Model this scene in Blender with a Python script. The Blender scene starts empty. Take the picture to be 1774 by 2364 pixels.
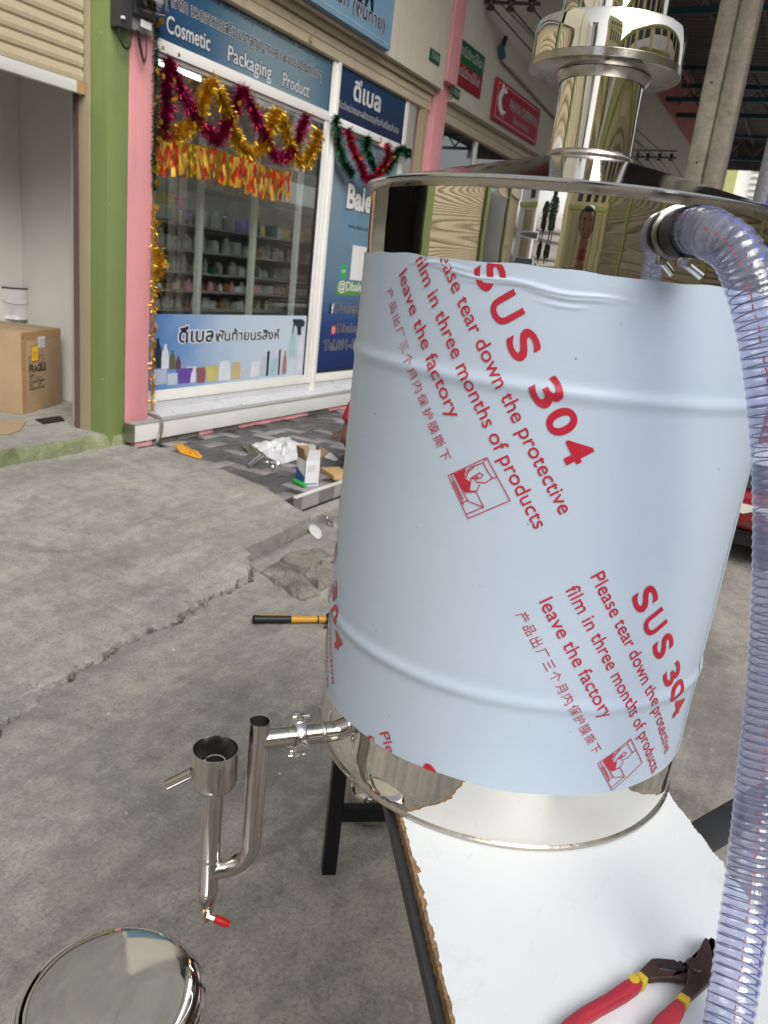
import bpy, bmesh, math, random
from mathutils import Vector, Matrix
from math import sin, cos, pi, radians, atan2, hypot, sqrt
rnd = random.Random(11)
S = bpy.context.scene
COL = S.collection

# ------------------------------------------------------------------ camera
F_PX, CX, CY, CAM_H = 1795.0, 887.0, 1182.0, 1.5
dn = Vector((-677, 5818, F_PX)).normalized()
ex = Vector((986, -442, F_PX)); ex = (ex - ex.dot(dn) * dn).normalized()
ez = -dn
ey = ez.cross(ex)
CW = Matrix((ex, ey, ez))                       # camera (right, down, forward) -> world
cam = bpy.data.cameras.new('camera'); cam_o = bpy.data.objects.new('camera', cam); COL.objects.link(cam_o)
cam.sensor_fit = 'VERTICAL'; cam.sensor_height = 36.0; cam.lens = F_PX / 2364 * 36
cam.clip_start = 0.05; cam.clip_end = 500
r_, u_, b_ = CW @ Vector((1, 0, 0)), CW @ Vector((0, -1, 0)), CW @ Vector((0, 0, -1))
cam_o.matrix_world = Matrix(((r_.x, u_.x, b_.x, 0), (r_.y, u_.y, b_.y, 0), (r_.z, u_.z, b_.z, CAM_H), (0, 0, 0, 1)))
cam.dof.use_dof = True; cam.dof.focus_distance = 1.12; cam.dof.aperture_fstop = 11.0
S.camera = cam_o

# ------------------------------------------------------------------ sky, sun, exposure (bright overcast)
SUN_EL, SUN_AZ = radians(40), radians(230)      # azimuth the light comes from, from +X towards +Y
w = bpy.data.worlds.new('World'); S.world = w; w.use_nodes = True
nt = w.node_tree; nt.nodes.clear()
sky = nt.nodes.new('ShaderNodeTexSky'); sky.sky_type = 'NISHITA'; sky.sun_disc = False
sky.sun_elevation = SUN_EL; sky.sun_rotation = radians(90) - SUN_AZ
sky.air_density = 1.0; sky.dust_density = 3.0; sky.ozone_density = 1.0
hs = nt.nodes.new('ShaderNodeHueSaturation'); hs.inputs['Saturation'].default_value = 0.28
bg = nt.nodes.new('ShaderNodeBackground'); bg.inputs['Strength'].default_value = 0.15
wo = nt.nodes.new('ShaderNodeOutputWorld')
nt.links.new(sky.outputs[0], hs.inputs['Color']); nt.links.new(hs.outputs[0], bg.inputs[0]); nt.links.new(bg.outputs[0], wo.inputs[0])
sun = bpy.data.lights.new('sun', 'SUN'); sun.energy = 1.5; sun.angle = radians(45); sun.color = (1, 0.97, 0.93)
sun_o = bpy.data.objects.new('sun', sun); COL.objects.link(sun_o)
sd = Vector((cos(SUN_EL) * cos(SUN_AZ), cos(SUN_EL) * sin(SUN_AZ), sin(SUN_EL)))
sun_o.rotation_euler = sd.to_track_quat('Z', 'Y').to_euler()
vs = S.view_settings; vs.view_transform = 'Standard'; vs.look = 'None'; vs.exposure = 0.42; vs.gamma = 1.0; vs.use_curve_mapping = False
S.cycles.use_denoising = True
S.cycles.max_bounces = 10; S.cycles.transparent_max_bounces = 24; S.cycles.sample_clamp_indirect = 6

# ------------------------------------------------------------------ measuring helpers: a sight line met with a real plane
O = Vector((0, 0, CAM_H))
def ray(x, y): return (CW @ Vector((x - CX, y - CY, F_PX))).normalized()
def onY(x, y, Y): r = ray(x, y); return O + r * (Y / r.y)
def onX(x, y, X): r = ray(x, y); return O + r * (X / r.x)
def onZ(x, y, Z=0.0): r = ray(x, y); return O + r * ((Z - CAM_H) / r.z)
def at(x, y, d): return O + ray(x, y) * d

# ------------------------------------------------------------------ materials
MATS = {}
def nodes(name):
    m = bpy.data.materials.new(name); m.use_nodes = True
    t = m.node_tree; return m, t, t.nodes['Principled BSDF']
def N(t, ty, **kw):
    n = t.nodes.new(ty)
    for k, v in kw.items():
        if k in n.inputs: n.inputs[k].default_value = v
        else: setattr(n, k, v)
    return n
def ramp(t, fac, stops):
    r = t.nodes.new('ShaderNodeValToRGB'); t.links.new(fac, r.inputs[0])
    while len(r.color_ramp.elements) < len(stops): r.color_ramp.elements.new(0.5)
    for e, (p, c) in zip(r.color_ramp.elements, stops):
        e.position = p; e.color = (c[0], c[1], c[2], 1) if hasattr(c, '__len__') else (c, c, c, 1)
    return r.outputs[0]
def mixc(t, fac, a, b, mode='MIX'):
    n = t.nodes.new('ShaderNodeMix'); n.data_type = 'RGBA'; n.blend_type = mode
    for sock, v in ((n.inputs[0], fac), (n.inputs[6], a), (n.inputs[7], b)):
        if hasattr(v, 'is_linked') or hasattr(v, 'links'): t.links.new(v, sock)
        elif hasattr(v, '__len__'): sock.default_value = (v[0], v[1], v[2], 1)
        else: sock.default_value = v
    return n.outputs[2]
def coord(t, scale=(1, 1, 1), kind='Object'):
    c = t.nodes.new('ShaderNodeTexCoord'); mp = t.nodes.new('ShaderNodeMapping'); mp.inputs['Scale'].default_value = scale
    if kind == 'World':
        g = t.nodes.new('ShaderNodeNewGeometry'); t.links.new(g.outputs['Position'], mp.inputs[0])
    else: t.links.new(c.outputs[kind], mp.inputs[0])
    return mp.outputs[0]
def noise(t, vec, scale, detail=4, rough=0.55, dist=0.0):
    n = N(t, 'ShaderNodeTexNoise', Scale=scale, Detail=detail, Roughness=rough, Distortion=dist); t.links.new(vec, n.inputs['Vector']); return n.outputs['Fac']
def bump(t, b, h, strength, dist=0.01):
    n = N(t, 'ShaderNodeBump', Strength=strength, Distance=dist); t.links.new(h, n.inputs['Height']); t.links.new(n.outputs[0], b.inputs['Normal'])
def mat(name, col, rough=0.5, metal=0.0, var=0.12, vs=6.0, bmp=0.0, bs=60.0, spec=0.5, dirt=0.0, coat=0.0, world=True, chips=0.0):
    """plain surface: base colour with mottling, optional dirt and fine relief"""
    if name in MATS: return MATS[name]
    m, t, b = nodes(name); v = coord(t, kind='World' if world else 'Object')
    n1 = noise(t, v, vs, 5)
    c = mixc(t, ramp(t, n1, [(0.3, 0.0), (0.75, 1.0)]), [x * (1 - var) for x in col], [min(1, x * (1 + var)) for x in col])
    if dirt:
        n2 = noise(t, v, vs * 0.5, 8, 0.7)
        c = mixc(t, ramp(t, n2, [(0.48, 0.0), (0.75, dirt)]), c, (0.09, 0.08, 0.065))
    if chips:
        vo = N(t, 'ShaderNodeTexVoronoi', Scale=13.0); t.links.new(v, vo.inputs['Vector']); n5 = noise(t, v, 3.1, 4, 0.7); n6 = noise(t, v, 60, 3)
        sm = N(t, 'ShaderNodeMath', operation='MULTIPLY_ADD'); sm.inputs[1].default_value = 0.10; t.links.new(n6, sm.inputs[0]); t.links.new(vo.outputs['Distance'], sm.inputs[2])
        mk = N(t, 'ShaderNodeMath', operation='MULTIPLY'); t.links.new(ramp(t, sm.outputs[0], [(0.10, chips), (0.115, 0.0)]), mk.inputs[0]); t.links.new(ramp(t, n5, [(0.52, 0.0), (0.56, 1.0)]), mk.inputs[1])
        c = mixc(t, mk.outputs[0], c, (0.55, 0.53, 0.47))
        dv = t.nodes.new('ShaderNodeMapping'); dv.inputs['Scale'].default_value = (9, 9, 0.7); t.links.new(v, dv.inputs[0])
        c = mixc(t, ramp(t, noise(t, dv.outputs[0], 1.2, 5, 0.7), [(0.50, 0.0), (0.72, 0.30)]), c, [x * 0.55 for x in col])
    t.links.new(c, b.inputs['Base Color'])
    n3 = noise(t, v, vs * 2.3, 3)
    t.links.new(ramp(t, n3, [(0.3, max(0.02, rough * 0.85)), (0.7, min(1, rough * 1.15))]), b.inputs['Roughness'])
    b.inputs['Metallic'].default_value = metal; b.inputs['Specular IOR Level'].default_value = spec; b.inputs['Coat Weight'].default_value = coat
    if bmp: bump(t, b, noise(t, v, bs, 4), bmp, 0.004)
    MATS[name] = m; return m

def steel(name, col, rough, wave=0.0, ws=(3, 3, 3), grain=0.0, gs=(1, 1, 60), heat=0.0):
    m, t, b = nodes(name); v = coord(t, ws, 'World')
    b.inputs['Metallic'].default_value = 1.0
    n0 = noise(t, coord(t, (1, 1, 1), 'World'), 14, 4)
    c = mixc(t, n0, [x * 0.93 for x in col], col)
    if heat:
        c = mixc(t, ramp(t, noise(t, coord(t, kind='World'), 22, 3), [(0.5, 0.0), (0.75, heat)]), c, (0.42, 0.30, 0.16))
    t.links.new(c, b.inputs['Base Color'])
    t.links.new(ramp(t, noise(t, coord(t, kind='World'), 26, 6, 0.7, 0.6), [(0.45, rough * 0.8), (0.64, rough * 1.25), (0.82, rough * 1.6 + 0.025)]), b.inputs['Roughness'])
    h = None
    if wave: bump(t, b, noise(t, v, 1.0, 1, 0.4), wave, 0.05)
    elif grain: bump(t, b, noise(t, coord(t, gs, 'World'), 12, 4), grain, 0.003)
    MATS[name] = m; return m

steel('mirror_steel', (0.80, 0.775, 0.72), 0.025, wave=0.05, ws=(2.5, 2.5, 22))
steel('cap_steel', (0.82, 0.785, 0.70), 0.03, wave=0.06, ws=(9, 9, 14))
steel('lid_steel', (0.60, 0.60, 0.60), 0.06, grain=0.05, gs=(2, 2, 30))
steel('chimney_steel', (0.82, 0.79, 0.72), 0.03, wave=0.05, ws=(16, 16, 1.6))
steel('cap_base_steel', (0.46, 0.44, 0.40), 0.22, grain=0.10, gs=(4, 4, 4))
steel('seat_steel', (0.74, 0.74, 0.72), 0.06, wave=0.05, ws=(9, 6, 4))
steel('dull_weld', (0.55, 0.52, 0.46), 0.34, grain=0.2, gs=(8, 8, 8))
steel('pipe_steel', (0.60, 0.575, 0.53), 0.20, grain=0.14, gs=(10, 10, 3), heat=0.14)
steel('bright_steel', (0.8, 0.8, 0.78), 0.16)
steel('brass', (0.72, 0.52, 0.24), 0.28)
steel('chrome', (0.85, 0.85, 0.85), 0.06)
steel('aluminium_dark', (0.42, 0.41, 0.39), 0.4)
def foil(name, col, rough=0.22):
    m, t, b = nodes(name); b.inputs['Metallic'].default_value = 0.85; b.inputs['Roughness'].default_value = rough
    c = mixc(t, noise(t, coord(t, kind='World'), 35, 2), [x * 0.55 for x in col], col); t.links.new(c, b.inputs['Base Color'])
    MATS[name] = m
foil('foil_gold', (0.85, 0.52, 0.045)); foil('foil_red', (0.52, 0.015, 0.06)); foil('foil_green', (0.015, 0.11, 0.035)); foil('foil_magenta', (0.42, 0.012, 0.10))
def fringe_mat():
    m, t, b = nodes('foil_fringe'); b.inputs['Metallic'].default_value = 0.7; b.inputs['Roughness'].default_value = 0.25
    n = noise(t, coord(t, (9, 9, 5), 'World'), 2.2, 2, 0.4)
    t.links.new(ramp(t, n, [(0.47, (0.95, 0.60, 0.08)), (0.53, (0.70, 0.06, 0.02))]), b.inputs['Base Color']); MATS['foil_fringe'] = m
fringe_mat()

def concrete(name, dark, light, stain, stain_amt, streak, bmp=0.5, white=0.25, tint=(1, 0.985, 0.945), warm=0.35):
    m, t, b = nodes(name); v = coord(t, kind='World')
    big = noise(t, v, 0.8, 7, 0.66, 0.5); med = noise(t, v, 4.5, 8, 0.72, 0.3); mot = noise(t, v, 15, 6, 0.7); fine = noise(t, v, 90, 5, 0.75)
    stv = t.nodes.new('ShaderNodeMapping'); t.links.new(v, stv.inputs[0]); stv.inputs['Rotation'].default_value = (0, 0, radians(-12)); stv.inputs['Scale'].default_value = (0.35, 2.2, 1)
    st = noise(t, stv.outputs[0], 1.3, 6, 0.65)
    c = mixc(t, ramp(t, big, [(0.36, 0.0), (0.62, 1.0)]), dark, light)
    c = mixc(t, ramp(t, med, [(0.48, 0.0), (0.68, warm)]), c, (light[0] * 1.25, light[1] * 1.16, light[2] * 1.0))
    c = mixc(t, ramp(t, med, [(0.32, 0.60), (0.50, 0.0)]), c, [x * 0.66 for x in dark])
    c = mixc(t, ramp(t, st, [(0.50, 0.0), (0.64, streak)]), c, stain)
    blot = noise(t, v, 2.3, 8, 0.74, 0.6)
    c = mixc(t, ramp(t, blot, [(0.55, 0.0), (0.66, stain_amt)]), c, stain)
    c = mixc(t, ramp(t, mot, [(0.34, 0.45), (0.52, 0.0)]), c, [x * 0.62 for x in dark])
    c = mixc(t, ramp(t, mot, [(0.56, 0.0), (0.70, 0.35)]), c, [min(1, x * 1.3) for x in light])
    wh = noise(t, v, 7, 5, 0.65, 1.0)
    c = mixc(t, ramp(t, wh, [(0.66, 0.0), (0.74, white)]), c, (0.58, 0.58, 0.56))
    sp = N(t, 'ShaderNodeTexVoronoi', Scale=48.0); t.links.new(v, sp.inputs['Vector'])
    spm = N(t, 'ShaderNodeMath', operation='MULTIPLY'); t.links.new(ramp(t, sp.outputs['Distance'], [(0.05, 1.0), (0.17, 0.0)]), spm.inputs[0]); t.links.new(ramp(t, med, [(0.40, 0.75), (0.55, 0.0)]), spm.inputs[1])
    c = mixc(t, spm.outputs[0], c, [x * 0.30 for x in dark])
    c = mixc(t, ramp(t, fine, [(0.34, 0.60), (0.50, 0.0)]), c, [x * 0.50 for x in dark])
    c = mixc(t, ramp(t, fine, [(0.56, 0.0), (0.74, 0.35)]), c, [min(1, x * 1.5) for x in light])
    c = mixc(t, 1.0, c, tint, 'MULTIPLY')
    t.links.new(c, b.inputs['Base Color']); b.inputs['Roughness'].default_value = 0.86; b.inputs['Specular IOR Level'].default_value = 0.3
    hsum = N(t, 'ShaderNodeMath', operation='ADD'); t.links.new(fine, hsum.inputs[0])
    mu = N(t, 'ShaderNodeMath', operation='MULTIPLY'); t.links.new(mot, mu.inputs[0]); mu.inputs[1].default_value = 2.2; t.links.new(mu.outputs[0], hsum.inputs[1])
    bump(t, b, hsum.outputs[0], bmp, 0.006)
    MATS[name] = m
concrete('road_concrete', (0.305, 0.30, 0.286), (0.465, 0.45, 0.415), (0.165, 0.162, 0.155), 0.65, 0.55, white=0.45)
concrete('slab_concrete', (0.325, 0.317, 0.30), (0.445, 0.433, 0.405), (0.19, 0.186, 0.174), 0.60, 0.45, white=0.35, warm=0.25)
concrete('dirt', (0.022, 0.021, 0.019), (0.045, 0.042, 0.037), (0.02, 0.02, 0.02), 0.5, 0.2, 1.0, 0.05)
concrete('broken_concrete', (0.24, 0.23, 0.21), (0.38, 0.365, 0.33), (0.12, 0.115, 0.10), 0.6, 0.2, 1.0, 0.5)
concrete('column_concrete', (0.23, 0.215, 0.18), (0.32, 0.30, 0.25), (0.13, 0.12, 0.10), 0.35, 0.2, 0.3, 0.1)
concrete('peeled_plaster', (0.16, 0.15, 0.13), (0.26, 0.24, 0.21), (0.08, 0.075, 0.06), 0.5, 0.3, 0.8, 0.1)
concrete('step_green', (0.20, 0.24, 0.13), (0.36, 0.39, 0.25), (0.12, 0.13, 0.09), 0.5, 0.3, 0.8, 0.2, (1, 1, 0.95))

mat('pink_paint', (0.72, 0.31, 0.33), 0.6, var=0.06, bmp=0.15, bs=90, dirt=0.16, chips=0.8)
mat('pink_wall', (0.50, 0.17, 0.16), 0.7, var=0.08, dirt=0.15)
mat('green_paint', (0.19, 0.245, 0.085), 0.6, var=0.07, bmp=0.15, bs=90, dirt=0.18, chips=0.8)
mat('lime_paint', (0.44, 0.47, 0.17), 0.65, var=0.06, dirt=0.1)
mat('yellow_paint', (0.72, 0.62, 0.36), 0.7, var=0.06, dirt=0.12)
mat('cream_wall', (0.54, 0.50, 0.42), 0.75, var=0.05, vs=2.5, dirt=0.22, bmp=0.1, chips=0.3)
mat('white_wall', (0.84, 0.83, 0.80), 0.75, var=0.05, vs=2.0, dirt=0.12, bmp=0.08)
concrete('upper_wall', (0.24, 0.24, 0.23), (0.34, 0.338, 0.325), (0.15, 0.148, 0.14), 0.35, 0.3, 0.3, 0.1)  # grey kept dark to stand in for shade on the high wall
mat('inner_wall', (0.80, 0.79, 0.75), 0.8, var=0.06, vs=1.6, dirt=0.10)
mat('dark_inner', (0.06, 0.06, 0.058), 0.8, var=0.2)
mat('shop_inner', (0.42, 0.41, 0.39), 0.8, var=0.15)
mat('beige_shutter', (0.50, 0.42, 0.29), 0.45, var=0.06, vs=3, dirt=0.24, chips=0.3)
mat('beige_dark', (0.36, 0.30, 0.19), 0.5, var=0.08, dirt=0.2)
mat('maroon_rail', (0.13, 0.07, 0.075), 0.5)
mat('white_alu', (0.78, 0.77, 0.73), 0.35, var=0.04, dirt=0.12)
mat('grey_alu', (0.34, 0.335, 0.32), 0.4, dirt=0.15)
mat('ledge_stone', (0.68, 0.68, 0.65), 0.35, var=0.08, vs=4, dirt=0.18)
mat('ledge_top', (0.58, 0.59, 0.61), 0.3, var=0.10, vs=4, dirt=0.2)
mat('black_paint', (0.008, 0.009, 0.014), 0.35, var=0.2, spec=0.4)
mat('grey_black_paint', (0.035, 0.037, 0.04), 0.45, var=0.15)
mat('black_plastic', (0.012, 0.012, 0.013), 0.45)
mat('dark_grey_plastic', (0.045, 0.045, 0.048), 0.4)
mat('grey_plastic', (0.30, 0.295, 0.28), 0.4, dirt=0.2)
mat('white_plastic', (0.72, 0.73, 0.75), 0.3, var=0.04)
mat('white_paper', (0.78, 0.78, 0.78), 0.6, var=0.03)
mat('cable_black', (0.012, 0.012, 0.013), 0.5)
mat('porcelain_brown', (0.035, 0.02, 0.016), 0.3)
mat('cardboard', (0.41, 0.285, 0.17), 0.8, var=0.10, vs=5, bmp=0.06, dirt=0.06)
mat('cardboard_tape', (0.42, 0.26, 0.12), 0.3, var=0.06)
mat('ink_black', (0.035, 0.028, 0.022), 0.7)
mat('ink_navy', (0.018, 0.022, 0.055), 0.5)
mat('ink_red', (0.50, 0.022, 0.045), 0.35, var=0.05)
mat('ink_white', (0.74, 0.74, 0.74), 0.5, var=0.03)
mat('ink_grey', (0.36, 0.37, 0.38), 0.5); mat('ink_pale', (0.56, 0.57, 0.58), 0.5)
mat('sticker_yellow', (0.85, 0.58, 0.03), 0.4)
mat('sticker_red', (0.60, 0.05, 0.02), 0.4)
mat('sign_green', (0.004, 0.085, 0.033), 0.55, spec=0.2); mat('sign_red', (0.24, 0.008, 0.02), 0.55, spec=0.2); mat('panya_red', (0.36, 0.024, 0.036), 0.55, spec=0.2)
mat('sign_blue', (0.14, 0.25, 0.345), 0.55, spec=0.2, var=0.04); mat('sign_navy', (0.014, 0.028, 0.075), 0.55, spec=0.2)
mat('rubber_red', (0.38, 0.018, 0.035), 0.5, var=0.15, vs=30, dirt=0.15)
mat('yellow_band', (0.62, 0.44, 0.03), 0.45, dirt=0.2)
mat('rusty_iron', (0.085, 0.05, 0.042), 0.5, metal=0.6, var=0.35, vs=40, bmp=0.3, bs=150)
mat('hammer_iron', (0.035, 0.033, 0.032), 0.5, metal=0.4, var=0.3, vs=30)
mat('hammer_yellow', (0.66, 0.33, 0.02), 0.4); mat('orange_plastic', (0.72, 0.33, 0.015), 0.4)
mat('valve_red', (0.46, 0.012, 0.012), 0.5, spec=0.3); mat('skin', (0.30, 0.155, 0.095), 0.5, var=0.06); mat('skin_dark', (0.19, 0.095, 0.06), 0.5, var=0.06)
mat('hair', (0.010, 0.009, 0.009), 0.4); mat('shirt_red', (0.42, 0.012, 0.04), 0.85); mat('shirt_blue', (0.03, 0.05, 0.14), 0.85); mat('trousers', (0.025, 0.027, 0.035), 0.85)
mat('wood_block', (0.56, 0.38, 0.17), 0.6, var=0.15, vs=14)
mat('green_roll', (0.02, 0.42, 0.06), 0.35); mat('carton_white', (0.70, 0.71, 0.73), 0.45); mat('carton_blue', (0.02, 0.10, 0.36), 0.4); mat('carton_brown', (0.30, 0.19, 0.10), 0.8)
mat('roof_sheet', (0.13, 0.125, 0.125), 0.55, metal=0.2, var=0.18, vs=1.5, dirt=0.25)
mat('truss_grey', (0.16, 0.15, 0.145), 0.6); mat('truss_blue', (0.02, 0.085, 0.125), 0.5, var=0.2)
mat('car_red', (0.30, 0.006, 0.018), 0.25, coat=0.6, var=0.04); mat('car_silver', (0.35, 0.37, 0.40), 0.3, metal=0.5, coat=0.5); mat('car_glass', (0.02, 0.03, 0.035), 0.06); mat('tyre', (0.015, 0.015, 0.015), 0.8)
mat('leaf_dark', (0.035, 0.075, 0.02), 0.6, var=0.4, vs=3); mat('bark', (0.09, 0.065, 0.045), 0.9)
mat('chipboard', (0.30, 0.175, 0.085), 0.9, var=0.45, vs=90, bmp=0.8, bs=220)
mat('torn_foam', (0.66, 0.62, 0.52), 0.8)
TILES = []
for k, c in enumerate([(0.085, 0.083, 0.086), (0.105, 0.102, 0.105), (0.13, 0.126, 0.128), (0.25, 0.235, 0.24), (0.31, 0.29, 0.295)]):
    TILES.append(mat('tile_%d' % k, c, 0.5, var=0.22, vs=18, bmp=0.15, bs=160, dirt=0.10))
mat('grout', (0.05, 0.048, 0.045), 0.9); mat('riser_tile_light', (0.34, 0.33, 0.315), 0.5, var=0.15, vs=14, dirt=0.15); mat('riser_tile_dark', (0.19, 0.18, 0.175), 0.5, var=0.15, vs=14, dirt=0.15)

def white_laminate():
    m, t, b = nodes('white_laminate'); v = coord(t, kind='World')
    c = mixc(t, noise(t, v, 4, 4), (0.70, 0.735, 0.755), (0.77, 0.80, 0.815))
    sc = noise(t, coord(t, (6, 40, 1), 'World'), 3.0, 5, 0.7, 0.4)
    c = mixc(t, ramp(t, sc, [(0.62, 0.0), (0.74, 0.35)]), c, (0.48, 0.47, 0.45))
    sm = noise(t, v, 13, 6, 0.7, 0.5)
    c = mixc(t, ramp(t, sm, [(0.60, 0.0), (0.78, 0.40)]), c, (0.48, 0.45, 0.40))
    t.links.new(c, b.inputs['Base Color']); b.inputs['Roughness'].default_value = 0.42; MATS['white_laminate'] = m
white_laminate()
def film_mat():
    m, t, b = nodes('blue_film'); v = coord(t, kind='World')
    big = noise(t, coord(t, (1.2, 1.2, 2.2), 'World'), 2.2, 3)
    c = mixc(t, big, (0.47, 0.565, 0.69), (0.54, 0.63, 0.735))
    sc = noise(t, coord(t, (30, 30, 14), 'World'), 1.6, 6, 0.75)
    c = mixc(t, ramp(t, sc, [(0.66, 0.0), (0.74, 0.35)]), c, (0.30, 0.36, 0.44))
    dots = N(t, 'ShaderNodeTexVoronoi', Scale=26.0); t.links.new(v, dots.inputs['Vector'])
    c = mixc(t, ramp(t, dots.outputs['Distance'], [(0.02, 0.7), (0.05, 0.0)]), c, (0.16, 0.18, 0.21))
    t.links.new(c, b.inputs['Base Color']); b.inputs['Roughness'].default_value = 0.30; b.inputs['Specular IOR Level'].default_value = 0.55
    h = noise(t, coord(t, (1, 1, 5), 'World'), 5.0, 4, 0.5)
    cv = t.nodes.new('ShaderNodeMapping'); cv.inputs['Scale'].default_value = (1, 1, 0.8); nz = N(t, 'ShaderNodeTexNoise', Scale=4.0, Detail=3.0); t.links.new(v, nz.inputs['Vector'])
    va = t.nodes.new('ShaderNodeVectorMath'); va.operation = 'MULTIPLY_ADD'; va.inputs[1].default_value = (0.35, 0.35, 0.35); t.links.new(nz.outputs['Color'], va.inputs[0]); t.links.new(v, va.inputs[2]); t.links.new(va.outputs[0], cv.inputs[0])
    ce = N(t, 'ShaderNodeTexVoronoi', Scale=6.0, feature='DISTANCE_TO_EDGE'); t.links.new(cv.outputs[0], ce.inputs['Vector'])
    cm = N(t, 'ShaderNodeMath', operation='MULTIPLY'); t.links.new(ramp(t, ce.outputs['Distance'], [(0.0, 1.0), (0.018, 0.0)]), cm.inputs[0]); t.links.new(ramp(t, noise(t, v, 3.3, 3), [(0.52, 0.0), (0.66, 1.0)]), cm.inputs[1])
    hh = N(t, 'ShaderNodeMath', operation='MULTIPLY_ADD'); hh.inputs[1].default_value = 0.16; t.links.new(cm.outputs[0], hh.inputs[0]); t.links.new(h, hh.inputs[2])
    t.links.new(ramp(t, noise(t, coord(t, (5, 5, 2), 'World'), 3.0, 6, 0.7), [(0.30, 0.36), (0.75, 0.45)]), b.inputs['Roughness'])
    bump(t, b, hh.outputs[0], 0.09, 0.01); MATS['blue_film'] = m
film_mat()
def schlick(t, f0=0.04):
    lw = N(t, 'ShaderNodeLayerWeight', Blend=0.5); pw = N(t, 'ShaderNodeMath', operation='POWER'); pw.inputs[1].default_value = 5.0; t.links.new(lw.outputs['Facing'], pw.inputs[0])
    ma = N(t, 'ShaderNodeMath', operation='MULTIPLY_ADD'); ma.inputs[1].default_value = 1 - f0; ma.inputs[2].default_value = f0; t.links.new(pw.outputs[0], ma.inputs[0]); return ma.outputs[0]
def glass(name, tint, bias=0.05, rough=0.0):
    m, t, b = nodes(name); t.nodes.remove(b); out = t.nodes['Material Output']
    tr = N(t, 'ShaderNodeBsdfTransparent'); tr.inputs[0].default_value = (*tint, 1)
    gl = N(t, 'ShaderNodeBsdfGlossy', Roughness=rough); gl.inputs[0].default_value = (1, 1, 1, 1)
    ad = N(t, 'ShaderNodeMath', operation='ADD'); ad.inputs[1].default_value = bias
    t.links.new(schlick(t), ad.inputs[0]); mx = N(t, 'ShaderNodeMixShader')
    t.links.new(ad.outputs[0], mx.inputs[0]); t.links.new(tr.outputs[0], mx.inputs[1]); t.links.new(gl.outputs[0], mx.inputs[2]); t.links.new(mx.outputs[0], out.inputs[0])
    MATS[name] = m
glass('window_glass', (0.88, 0.91, 0.90), 0.14); glass('dark_glass', (0.35, 0.37, 0.37), 0.16); glass('clear_plastic', (0.86, 0.88, 0.88), 0.12, 0.08); glass('meter_glass', (0.75, 0.76, 0.75), 0.08, 0.05)
def pvc(name, tint, body, milk):
    m, t, b = nodes(name); t.nodes.remove(b); out = t.nodes['Material Output']
    tr = N(t, 'ShaderNodeBsdfTransparent'); tr.inputs[0].default_value = (*tint, 1)
    di = N(t, 'ShaderNodeBsdfDiffuse'); di.inputs[0].default_value = (*body, 1)
    tl = N(t, 'ShaderNodeBsdfTranslucent'); tl.inputs[0].default_value = (*body, 1)
    gl = N(t, 'ShaderNodeBsdfGlossy', Roughness=0.12); gl.inputs[0].default_value = (1, 1, 1, 1)
    a = N(t, 'ShaderNodeMixShader'); a.inputs[0].default_value = 0.5; t.links.new(di.outputs[0], a.inputs[1]); t.links.new(tl.outputs[0], a.inputs[2])
    fac = ramp(t, noise(t, coord(t, (60, 60, 60), 'World'), 1.0, 3), [(0.35, milk * 0.6), (0.7, min(1, milk * 1.5))])
    c = N(t, 'ShaderNodeMixShader'); t.links.new(fac, c.inputs[0]); t.links.new(tr.outputs[0], c.inputs[1]); t.links.new(a.outputs[0], c.inputs[2])
    ad = N(t, 'ShaderNodeMath', operation='ADD'); ad.inputs[1].default_value = 0.05; t.links.new(schlick(t), ad.inputs[0])
    d = N(t, 'ShaderNodeMixShader'); t.links.new(ad.outputs[0], d.inputs[0]); t.links.new(c.outputs[0], d.inputs[1]); t.links.new(gl.outputs[0], d.inputs[2])
    nn = N(t, 'ShaderNodeBump', Strength=0.35, Distance=0.004); t.links.new(noise(t, coord(t, (1, 1, 1), 'World'), 110, 3), nn.inputs['Height']); t.links.new(nn.outputs[0], gl.inputs['Normal'])
    t.links.new(d.outputs[0], out.inputs[0]); MATS[name] = m
pvc('hose_pvc', (0.85, 0.87, 0.99), (0.66, 0.70, 0.97), 0.19)
def grad_mat(name, stops, z0, z1, axis=2, blotch=0.0):
    m, t, b = nodes(name); g = t.nodes.new('ShaderNodeNewGeometry'); sx = t.nodes.new('ShaderNodeSeparateXYZ'); t.links.new(g.outputs['Position'], sx.inputs[0])
    mr = N(t, 'ShaderNodeMapRange'); mr.inputs[1].default_value = z0; mr.inputs[2].default_value = z1; t.links.new(sx.outputs[axis], mr.inputs[0])
    fac = mr.outputs[0]
    if blotch:
        ad = N(t, 'ShaderNodeMath', operation='MULTIPLY_ADD'); ad.inputs[1].default_value = blotch; t.links.new(noise(t, coord(t, kind='World'), 2.4, 3), ad.inputs[0]); t.links.new(fac, ad.inputs[2]); fac = ad.outputs[0]
    t.links.new(ramp(t, fac, stops), b.inputs['Base Color']); b.inputs['Roughness'].default_value = 0.5; b.inputs['Specular IOR Level'].default_value = 0.2; MATS[name] = m
grad_mat('print_top', [(0.0, (0.010, 0.035, 0.11)), (0.25, (0.035, 0.095, 0.17)), (0.5, (0.17, 0.235, 0.275)), (0.8, (0.16, 0.225, 0.265)), (1.0, (0.05, 0.12, 0.19))], 4.3, 6.5, 0)
grad_mat('print_low', [(0.0, (0.03, 0.10, 0.30)), (0.30, (0.10, 0.22, 0.46)), (0.62, (0.42, 0.52, 0.64)), (1.0, (0.52, 0.60, 0.68))], 4.1, 6.6, 0, 0.25)
grad_mat('print_door', [(0.0, (0.012, 0.022, 0.10)), (0.22, (0.02, 0.05, 0.17)), (0.45, (0.12, 0.20, 0.29)), (1.0, (0.21, 0.295, 0.335))], 0.45, 2.6, 2)
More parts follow.
